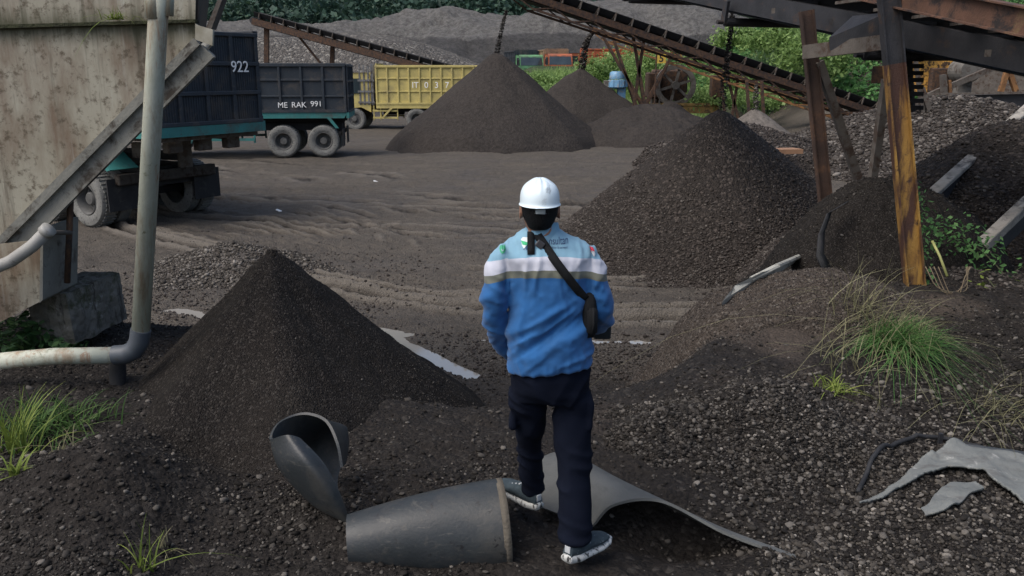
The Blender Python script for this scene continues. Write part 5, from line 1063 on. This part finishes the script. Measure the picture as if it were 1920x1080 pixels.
armL = [(978, 470, 3.53, 20), (951, 478, 3.52, 26), (937, 508, 3.50, 26), (928, 550, 3.48, 25), (927, 585, 3.50, 24), (934, 612, 3.55, 23), (944, 640, 3.62, 20), (955, 662, 3.68, 17)]
armR = [(1068, 470, 3.53, 20), (1096, 478, 3.52, 26), (1109, 508, 3.50, 26), (1119, 548, 3.50, 25), (1124, 575, 3.52, 24), (1129, 592, 3.60, 22), (1127, 604, 3.70, 19), (1122, 610, 3.78, 17)]
for ar in (armL, armR): S_.tube([P(a, b, c) for a, b, c, r_ in ar], [r_*px2*.93 for *_, r_ in ar], 20)
me_, V_, N_ = remeshed(S_, .0085, 5)
xc = P(1028, 500, Y0).x; zt = lambda py: P(1028, py, 3.42).z
X_, Z_ = V_[:, 0]-xc, V_[:, 2]
z482, z520, z700 = zt(482), zt(520), zt(700)
low = ss((z520-Z_)/.15); hi = ss((Z_-z520)/.1)
ridge = lambda q_: 1-np.abs(np.clip(q_, -1, 1))*2
u = (Z_*1.0-X_*.85); vv_ = X_*.85*1+Z_*.6
fold = ridge(vn(u*15+2*vn(vv_*3, u*2, 5), vv_*2.6, 61))*.5+ridge(vn(u*27, vv_*5, 62))*.25
wgt = low*np.exp(-((Z_-zt(620))/.13)**2)*1.15+low*.3
vert = ridge(vn(X_*22+1.5*vn(Z_*4, X_*3, 8), Z_*2.4, 63))
arm = ss((np.abs(X_)-.175)/.03)
armf = ridge(vn(Z_*20+X_*9, X_*6, 64))*.6+ridge(vn(Z_*9-X_*12, X_*6, 65))*.5
disp = .022*fold*wgt*(1-arm)+.006*vert*(1-arm)*np.exp(-((Z_-zt(510))/.10)**2)+.015*armf*arm*ss((zt(470)-Z_)/.05)+.0015*vn(X_*60, Z_*60, 66)
# seam where the sleeves join
seam = np.exp(-((np.abs(X_)-.178)/.006)**2)*ss((Z_-zt(560))/.05)*(V_[:, 1] < Y0+.05); disp -= .009*seam; disp += .004*ridge(vn(X_*34+vn(Z_*9, X_*9, 7), Z_*16+X_*9, 88))
V_ = V_+N_*disp[:, None]
m, t, b = mat_new('work_shirt'); tc = N(t, 'ShaderNodeTexCoord').outputs['Object']; sx = N(t, 'ShaderNodeSeparateXYZ'); t.links.new(tc, sx.inputs[0])
xo = N(t, 'ShaderNodeMath', operation='ADD'); xo.inputs[1].default_value = -(xc-BASE.x); t.links.new(sx.outputs[0], xo.inputs[0])
x2 = N(t, 'ShaderNodeMath', operation='MULTIPLY'); t.links.new(xo.outputs[0], x2.inputs[0]); t.links.new(xo.outputs[0], x2.inputs[1])
ze = N(t, 'ShaderNodeMath', operation='MULTIPLY_ADD'); t.links.new(x2.outputs[0], ze.inputs[0]); ze.inputs[1].default_value = .55; t.links.new(sx.outputs[2], ze.inputs[2])
zh = N(t, 'ShaderNodeMath', operation='MULTIPLY'); zh.inputs[1].default_value = .5; t.links.new(ze.outputs[0], zh.inputs[0])
fz = lambda py: (zt(py)-BASE.z)/2
rp_ = N(t, 'ShaderNodeValToRGB'); rp_.color_ramp.interpolation = 'CONSTANT'; e = rp_.color_ramp.elements
ROY = (.024, .125, .34); cols_ = [(0, ROY), (fz(519), (.16, .165, .125)), (fz(508), (.56, .58, .66)), (fz(482), (.22, .40, .52))]
while len(e) < 4: e.new(.5)
for i_, (p_, c_) in enumerate(cols_): e[i_].position = p_; e[i_].color = (*c_, 1)
t.links.new(zh.outputs[0], rp_.inputs[0]); nz, _ = tex(t, tc, 6, 5); cc_ = mix(t, ramp(t, nz, [(.35, (.28, .28, .28)), (.65, (0, 0, 0))]), rp_.outputs[0], (.03, .06, .11))
t.links.new(cc_, b.inputs['Base Color']); b.inputs['Roughness'].default_value = .85; b.inputs['Specular IOR Level'].default_value = .2; b.inputs['Sheen Weight'].default_value = .15
wv, _ = tex(t, tc, 350, 2); bp = N(t, 'ShaderNodeBump'); bp.inputs['Strength'].default_value = .3; bp.inputs['Distance'].default_value = .002; t.links.new(wv, bp.inputs['Height']); t.links.new(bp.outputs[0], b.inputs['Normal'])
SHIRT = m
# body
SKIN = surf('skin', ((.20, .105, .068), (.27, .145, .095), 8), [], .6); 
B_ = MB(); hc = P(1012, 392, 3.50); k = 1.0
B_.loft([[hc+Vector((math.cos(2*math.pi*i/28)*rx_, math.sin(2*math.pi*i/28)*ry_+oy, dz)) for i in range(28)] for dz, rx_, ry_, oy in ((-.118, .030, .032, .052), (-.105, .045, .052, .040), (-.075, .058, .070, .022), (-.035, .067, .086, .006), (.01, .073, .096, 0), (.05, .071, .095, -.004), (.075, .058, .078, -.004), (.094, .035, .048, -.002), (.101, .008, .01, 0))])
B_.tube([hc+Vector((0, .093, .012)), hc+Vector((0, .112, -.018)), hc+Vector((0, .106, -.03))], [.008, .014, .012], 10)      # nose
B_.tube([hc+Vector((-.022, .086, -.062)), hc+Vector((0, .094, -.062)), hc+Vector((.022, .086, -.062))], [.005, .009, .005], 8)     # lips
for s in (-1, 1):
    B_.tube([hc+Vector((s*.048, .082, .022)), hc+Vector((s*.02, .094, .026))], [.008, .008], 8)   # brow
    B_.loft([[hc+Vector((s*(.074+.010*(q_ > 0)), math.cos(a_)*r1*.6-.004+.0, math.sin(a_)*r1-.012)) for a_ in np.linspace(0, 2*math.pi, 13)[:-1]] for q_, r1 in ((0, .026), (1, .030), (2, .02))])
B_.tube([hc+Vector((0, -.015, -.07)), P(1015, 432, 3.52), P(1018, 455, 3.53)], [.052, .054, .062], 20)
B_.loft([ring(P(cx, cy, Y0), max(hw*px2-.045, .03), dp-.04, tilt=tl) for cx, cy, hw, dp, tl in sh_[:-1]])
for ar in (armL, armR): B_.tube([P(a, b_, c) for a, b_, c, r_ in ar], [(.024 if i_ < 2 else max(r_*px2-.02, .022)*.9) for i_, (*_, r_) in enumerate(ar)], 14)
legL = [(988, 700, 3.55, 30), (990, 760, 3.60, 27), (993, 810, 3.68, 22), (996, 860, 3.76, 20), (998, 905, 3.83, 17), (1000, 935, 3.86, 15)]
legR = [(1072, 700, 3.54, 31), (1074, 780, 3.54, 28), (1076, 850, 3.53, 24), (1078, 920, 3.50, 21), (1079, 985, 3.48, 17), (1080, 1030, 3.47, 15)]
for lg in (legL, legR): B_.tube([P(a, b_, c) for a, b_, c, r_ in lg], [r_*px2*.9 for *_, r_ in lg], 14)
def hand(wrist, fwd, palm_n, curl, s):
    fwd = Vector(fwd).normalized(); pn = Vector(palm_n).normalized(); sd = fwd.cross(pn).normalized()*s; pn = sd.cross(fwd)*s
    B_.loft([[wrist+fwd*f_+sd*math.cos(a_)*w_+pn*math.sin(a_)*t_ for a_ in np.linspace(0, 2*math.pi, 17)[:-1]] for f_, w_, t_ in ((-.03, .024, .019), (.0, .027, .018), (.03, .036, .017), (.065, .042, .015), (.085, .040, .012))])
    for q_, (ln, off) in enumerate(((.070, .030), (.078, .010), (.073, -.010), (.058, -.029))):
        p0 = wrist+fwd*.078+sd*off; pts = [p0]; d = fwd.copy(); 
        for j_, f_ in enumerate((.45, .32, .23)):
            c_ = curl*(j_+.6)*(1+.08*q_); d2 = fwd*math.cos(c_)+pn*math.sin(c_); pts.append(pts[-1]+d2*ln*f_)
        B_.tube(pts, [.0095, .009, .0082, .0068], 10)
    p0 = wrist+fwd*.02+sd*.028; B_.tube([p0, p0+fwd*.028+sd*.022+pn*.008, p0+fwd*.055+sd*.030+pn*.020, p0+fwd*.072+sd*.028+pn*.030], [.013, .011, .010, .008], 10)
hand(P(957, 668, 3.70), (.12, .22, -.95), (1, .2, 0), .35, 1)
hand(P(1121, 612, 3.80), (-.25, .85, -.1), (0, .1, 1), .75, -1)
me_b, Vb, Nb = remeshed(B_, .0045, 3, .4)
man = finish('person', me_b, Vb, SKIN, None); man.location = BASE
tag(man, 'man from behind in white helmet, blue and white work shirt and dark trousers', 'person')
shirt = finish('shirt', me_, V_, SHIRT, man)
bvh = BVHTree.FromPolygons([Vector(v) for v in V_], [list(p.vertices) for p in me_.polygons])
# collar
co_ = [P(990, 432, 3.50), P(1017, 424, 3.44), P(1044, 432, 3.50)]
k_ = MB(); cc0 = P(1017, 430, 3.53)
def cring(r_x, r_y, dz, dzb): return [cc0+Vector((math.cos(a_)*r_x, math.sin(a_)*r_y, dz+dzb*math.sin(a_))) for a_ in np.linspace(0, 2*math.pi, 41)[:-1]]
k_.loft([cring(.082, .078, -.040, .0), cring(.075, .070, -.012, -.003), cring(.066, .064, .028, -.010), cring(.062, .060, .030, -.010), cring(.066, .062, -.02, 0)], False)
k_.build('collar', surf('collar_blue', ((.15, .30, .42), (.20, .37, .49), 9), [], .85, .2, 200), shirt, BASE, smooth=True)
# trousers
T_ = MB(); T_.loft([ring(P(1032, 672, Y0+.01), 70*px2, .112), ring(P(1032, 700, Y0+.01), 76*px2, .122), ring(P(1033, 728, Y0+.02), 76*px2, .120), ring(P(1034, 745, Y0+.03), 68*px2, .105)])
tl = [(990, 705, 3.54, 36), (990, 750, 3.58, 34), (991, 800, 3.66, 29), (994, 840, 3.73, 26), (996, 880, 3.80, 25), (998, 915, 3.85, 24)]
tr_ = [(1072, 705, 3.54, 37), (1074, 760, 3.54, 36), (1075, 830, 3.54, 35), (1077, 900, 3.51, 33), (1078, 960, 3.48, 31.5), (1079, 1012, 3.46, 30)]
for lg in (tl, tr_): T_.tube([P(a, b_, c) for a, b_, c, r_ in lg], [r_*px2 for *_, r_ in lg], 24)
for s_, c_ in ((1, P(1104, 765, 3.54)), (-1, P(962, 765, 3.60))): T_.box(c_, (.028, .12, .17), bev=.006)
me_t, Vt, Nt = remeshed(T_, .0085, 4)
Zt = Vt[:, 2]; Xt = Vt[:, 0]
d_ = .008*ridge(vn(Zt*15+Xt*6, Xt*6, 71))+.010*ridge(vn(Zt*32+4*Xt+vn(Xt*9, Zt*4, 3), Xt*4, 72))*ss((1.0-Zt)/.12)+.006*ridge(vn(Zt*9-Xt*14, Xt*3, 73))*ss((Zt-1.25)/.1)
Vt = Vt+Nt*d_[:, None]
finish('trousers', me_t, Vt, surf('navy_trousers', ((.0035, .0055, .013), (.007, .010, .021), 7), [((.014, .018, .03), 3, .58, .75)], .9, .3, 300, spec=.12), man)
# shoes
UPP = surf('teal_shoe_mesh', ((.018, .032, .042), (.04, .062, .075), 40), [((.26, .30, .32), 15, .60, .63)], .8, .4, 300)
ms, t, b = mat_new('white_grooved_sole'); tc = N(t, 'ShaderNodeTexCoord').outputs['Object']; wv_, wv = tex(t, tc, 75, 3, stretch=(1, 1, .35))
t.links.new(ramp(t, wv_, [(.38, (.04, .04, .04)), (.46, (.5, .51, .49))]), b.inputs['Base Color']); b.inputs['Roughness'].default_value = .7
def shoe(heel, az, pitch_):
    M = Matrix.Rotation(az, 4, 'Z') @ Matrix.Rotation(pitch_, 4, 'Y'); Mt = Matrix.Translation(Vector(heel)) @ M
    def outl(x_):   # half width
        return .036+.014*math.sin(min(max((x_)/.29, 0), 1)*math.pi*.9)+.004*(x_ > .15)
    def sect(x_, z0_, z1_, f_=1.0, n=20, top=.8):
        w_ = outl(x_)*f_*(1 if .012 < x_ < .275 else .72); 
        return [Mt @ Vector((x_, math.copysign(abs(math.cos(a_))**.7, math.cos(a_))*w_*(1 if math.sin(a_) < 0 else top+(1-top)*(1-math.sin(a_))), (z0_+z1_)/2+math.copysign(abs(math.sin(a_))**.8, math.sin(a_))*(z1_-z0_)/2)) for a_ in np.linspace(0, 2*math.pi, n+1)[:-1]]
    k_ = MB(); k_.loft([sect(x_, z_, z_+h_, 1.12, top=1) for x_, z_, h_ in ((-.012, .016, .030), (.0, .004, .048), (.05, 0, .046), (.12, .004, .036), (.2, 0, .034), (.26, .006, .03), (.292, .018, .02))]); sole = k_.build('sole', ms, None, BASE, smooth=True)
    k_ = MB(); k_.loft([sect(x_, .03, z_, 1.0, top=tp) for x_, z_, tp in ((-.004, .085, .6), (.01, .105, .6), (.05, .112, .62), (.10, .110, .6), (.14, .098, .55), (.19, .078, .6), (.24, .064, .7), (.275, .052, .8))]); up = k_.build('shoe', UPP, man, BASE, smooth=True); autosm(up, 60)
    sole.parent = up; sole.location = (0, 0, 0)
    k_ = MB(); 
    k_.box(Mt @ Vector((-.003, 0, .075)), (.008, .03, .035), M.to_3x3(), bev=.003)
    for x_ in (.115, .14, .165): k_.beam(Mt @ Vector((x_, -.022, .108-(x_-.1)*.42)), Mt @ Vector((x_+.004, .022, .108-(x_-.1)*.42)), .007, .006)
    q_ = k_.build('pull_tab', surf('pale_trim', ((.4, .43, .45), (.55, .57, .58), 30), [], .7), up, BASE)
hL = P(1008, 958, 3.80); hR = P(1064, 1058, 3.40)
zL = ptop(hL.x, hL.y); zR = ptop(hR.x, hR.y); print('SHOE', hL.z, zL, hR.z, zR)
shoe(hL, R(90+42), R(-4)); shoe(hR, R(90-42), R(2))
# helmet and hair
k_ = MB(); k_.loft([[hc+Vector((math.cos(2*math.pi*i/32)*rx_, math.sin(2*math.pi*i/32)*ry_-.002, dz)) for i in range(32)] for dz, rx_, ry_ in ((-.080, .040, .050), (-.072, .050, .064), (-.050, .060, .078), (-.02, .0735, .094), (.02, .0785, .104), (.055, .072, .098), (.08, .045, .055))]); 
hv = [Vector(v) for v in k_.v]
k2 = MB(); k2.add([v if not (v.y > hc.y+.05 and v.z < hc.z+.03) else Vector((v.x*.96+hc.x*.04, hc.y+.05+(v.y-hc.y-.05)*.3, v.z)) for v in hv], k_.f); k2.build('hair', surf('black_hair', ((.004, .004, .005), (.012, .012, .014), 60), [], .8, .8, 300, spec=.2), man, BASE, smooth=True)
hm_ = hc+Vector((0, .004, .032)); k_ = MB(); n = 48; rings = []
for dz, rx_, ry_ in ((-.012, .088, .124), (-.010, .0815, .113), (.012, .0825, .114), (.038, .081, .112), (.062, .075, .104), (.082, .064, .088), (.096, .047, .064), (.104, .026, .036), (.107, .002, .003)):
    rg = []
    for i in range(n):
        a_ = 2*math.pi*i/n; r_up = dz
        rb = 1+.0*a_; x_ = math.cos(a_)*rx_; y_ = math.sin(a_)*ry_
        if dz < 0 and math.sin(a_) > .3: y_ += .028*(math.sin(a_)-.3)
        lift = .0
        for xr in (-.024, .0, .024): lift += .009*math.exp(-((x_-xr)/.006)**2)*(1 if dz > .05 else 0)
        rg.append(hm_+Vector((x_, y_, dz*.85+lift)))
    rings.append(rg)
k_.loft(rings, False); he = k_.build('helmet', surf('white_helmet', ((.66, .78, .84), (.74, .85, .90), 4), [((.30, .34, .36), 10, .62, .72)], .38), man, BASE, smooth=True); s_ = he.modifiers.new('s', 'SOLIDIFY'); s_.thickness = .004; s_.offset = -1
he.modifiers.new('ss', 'SUBSURF').render_levels = 1
k_ = MB(); k_.loft([[hc+Vector((math.cos(a_)*.072, math.sin(a_)*.097, z_)) for a_ in np.linspace(math.pi*1.12, math.pi*1.88, 20)] for z_ in (.022, -.004)], False, closed=False)
k_.box(hc+Vector((0, -.099, .006)), (.04, .012, .022), bev=.004); o = k_.build('helmet_band', surf('grey_plastic', ((.16, .19, .20), (.24, .27, .28), 9), [], .5), he, BASE); s_ = o.modifiers.new('s', 'SOLIDIFY'); s_.thickness = .003
# conforming flat pieces on the shirt's back
def onback(p, off=.003, d=(0, 1, 0)):
    d = Vector(d); h_ = bvh.ray_cast(Vector(p)-d*.6, d); 
    return (h_[0]-d*off, h_[1]) if h_[0] is not None else (None, None)
def conform_obj(o, off=.002):
    for v in o.data.vertices:
        w_ = v.co+BASE; q_, _ = onback((w_.x, w_.y, w_.z), off+(.001 if False else 0))
        if q_ is not None: v.co = q_-BASE
    o.data.update()
NAVYT = surf('navy_thread', ((.015, .03, .10), (.02, .04, .12), 9), [], .8)
def back_text(body, px_, py_, size, mt):
    p = P(px_, py_, 3.40); o = text_mesh('lettering', body, size, mt, shirt, p-BASE, Matrix(((.72, 0, 0), (0, 0, -1), (0, 1, 0))), 0, .0); conform_obj(o, .0025)
back_text('ensultan', 1046, 457, .040, NAVYT); back_text('inspector & surveyor', 1047, 467.5, .0135, NAVYT)
def decal(poly, mt, nm, off=.0025):
    pts = [P(a, b_, 3.40) for a, b_ in poly]; cx = sum((p for p in pts), Vector())/len(pts); V2 = [cx]+pts; sub_ = []
    vs = []; fs = []
    # subdivide fan
    for i_ in range(len(pts)):
        a, b_ = pts[i_], pts[(i_+1) % len(pts)]; k0 = len(vs); m3 = 5
        for r_ in range(m3+1):
            for c_ in range(r_+1):
                q_ = cx.lerp(a.lerp(b_, c_/r_ if r_ else 0), r_/m3); vs.append(q_)
        idx = lambda r_, c_: k0+r_*(r_+1)//2+c_
        for r_ in range(m3):
            for c_ in range(r_+1):
                fs.append((idx(r_, c_), idx(r_+1, c_), idx(r_+1, c_+1)))
                if c_ < r_: fs.append((idx(r_, c_), idx(r_+1, c_+1), idx(r_, c_+1)))
    k_ = MB(); k_.add(vs, fs); o = k_.build(nm, mt, shirt, BASE); conform_obj(o, off)
flat = lambda n_, c_: surf(n_, (c_, tuple(min(1, x*1.1) for x in c_), 9), [], .8)
decal([(977, 455), (981, 451), (1000, 451), (1002, 460), (996, 468), (984, 472), (979, 466)], flat('patch_white', (.62, .68, .70)), 'emblem')
decal([(977, 457), (984, 458), (992, 460), (992, 464), (980, 464)], flat('patch_green', (.05, .45, .20)), 'emblem_stripe', .0035)
decal([(981, 472), (990, 462), (1002, 461), (1000, 472)], flat('patch_navy', (.03, .09, .18)), 'emblem_stripe', .0035)
circ = lambda cx, cy, r_, n_=12, sy=1.0: [(cx+r_*math.cos(2*math.pi*i/n_), cy+r_*sy*math.sin(2*math.pi*i/n_)) for i in range(n_)]
decal(circ(942, 474, 6, sy=1.3), flat('patch_green2', (.06, .36, .20)), 'sleeve_emblem'); decal(circ(942.3, 474, 3, sy=1.3), flat('patch_pale', (.3, .5, .5)), 'sleeve_emblem', .004)
decal([(1109, 470), (1114, 468), (1119, 480), (1112, 480)], flat('flag_red', (.55, .03, .06)), 'sleeve_flag'); decal([(1112, 480), (1115, 472), (1120, 484), (1117, 488)], flat('flag_white', (.65, .66, .66)), 'sleeve_flag', .003)
# crossbody bag
BAGM = surf('black_nylon', ((.006, .007, .008), (.014, .015, .017), 12), [((.03, .03, .03), 9, .6, .7)], .8, .4, 200, spec=.2)
bc = P(1103, 583, 3.50); bag = empty('crossbody_bag', (bc.x, bc.y, bc.z-.10), 'black crossbody bag with a wide strap worn over the blue shirt', 'bag'); O = bag.location
def ribbon(path, w_, up_side, nm, par, th=.003, front=False):
    vs = []; n_ = len(path)
    for i_, p in enumerate(path):
        tg_ = (path[min(i_+1, n_-1)]-path[max(i_-1, 0)]).normalized(); nn = up_side[i_]; sd = tg_.cross(nn).normalized()
        vs += [p-sd*w_/2, p+sd*w_/2]
    fs = [(2*i_, 2*i_+1, 2*i_+3, 2*i_+2) for i_ in range(n_-1)]
    k_ = MB(); k_.add(vs, fs); o = k_.build(nm, BAGM, par, O, smooth=True); s_ = o.modifiers.new('s', 'SOLIDIFY'); s_.thickness = th; s_.offset = 0; return o
pa = P(1001, 436, 3.4); pb = P(1100, 566, 3.4); path = []; nrm = []
for i_ in range(34):
    p = pa.lerp(pb, i_/33); q_, nn = onback((p.x, 3.5, p.z), .006)
    if q_ is not None: path.append(q_); nrm.append(Vector((0, -1, 0)))
pth2 = [path[0]]; 
for i_ in range(1, len(path)-1): pth2.append((path[i_-1]+path[i_]+path[i_+1])/3-Vector((0, .002, 0)))
pth2.append(path[-1]); ribbon(pth2, .036, nrm, 'strap', bag)
top = pth2[0]; fpath = [top, top+Vector((-.004, .05, .012)), top+Vector((.0, .11, .0))]; 
for i_ in range(1, 14):
    p = Vector((top.x+.02, 0, top.z-.02)).lerp(Vector((bc.x-.02, 0, bc.z+.08)), i_/13); h_ = bvh.ray_cast(Vector((p.x, 4.3, p.z)), Vector((0, -1, 0)))
    if h_[0] is not None: fpath.append(h_[0]+Vector((0, .006, 0)))
fpath.append(bc+Vector((0, .08, .09))); ribbon(fpath, .036, [Vector((-.3, 0, 1))]*3+[Vector((0, 1, 0))]*(len(fpath)-3), 'strap', bag)
k_ = MB(); q_ = [onback(P(a, b_, 3.4), .008)[0] for a, b_ in ((996, 441), (996, 450), (996, 460), (996, 470), (996, 479))]; q_ = [v for v in q_ if v is not None]
ribbon(q_, .030, [Vector((0, -1, 0))]*len(q_), 'strap_end', bag, .006)
q_ = onback(P(1013, 462, 3.4), .012)[0]; k_ = MB(); k_.box(q_, (.034, .010, .030), Matrix.Rotation(R(38), 3, 'Y'), bev=.003); k_.build('buckle', surf('grey_buckle', ((.03, .03, .035), (.06, .06, .065), 9), [], .4), bag, O)
k_ = MB(); k_.loft([ring(bc+Vector((.0, .02, dz)), w_, d_, 28, sq=3) for dz, w_, d_ in ((-.105, .018, .06), (-.10, .030, .085), (-.05, .036, .10), (.03, .036, .10), (.085, .028, .085), (.095, .014, .06))]); k_.build('bag_body', BAGM, bag, O, smooth=True)
k_ = MB(); k_.loft([ring(bc+Vector((.010, -.055, dz)), w_, d_, 20, sq=3) for dz, w_, d_ in ((-.08, .014, .03), (-.07, .024, .045), (.02, .024, .045), (.035, .012, .03))]); k_.tube([bc+Vector((.012, -.102, .04)), bc+Vector((.014, -.108, -.03)), bc+Vector((.01, -.104, -.07))], .005, 8); k_.build('pocket', BAGM, bag, O, smooth=True)
# dark folder in the right hand
c = P(1128, 614, 3.76); k_ = MB(); k_.box(c, (.078, .10, .075), Matrix.Rotation(.2, 3, 'X'), bev=.006); o = k_.build('instrument_case', surf('charcoal_case', ((.012, .016, .02), (.022, .028, .032), 9), [], .6), None, c-Vector((0, 0, .04))); tag(o, "small charcoal case held in front at the man's right hand", 'case')
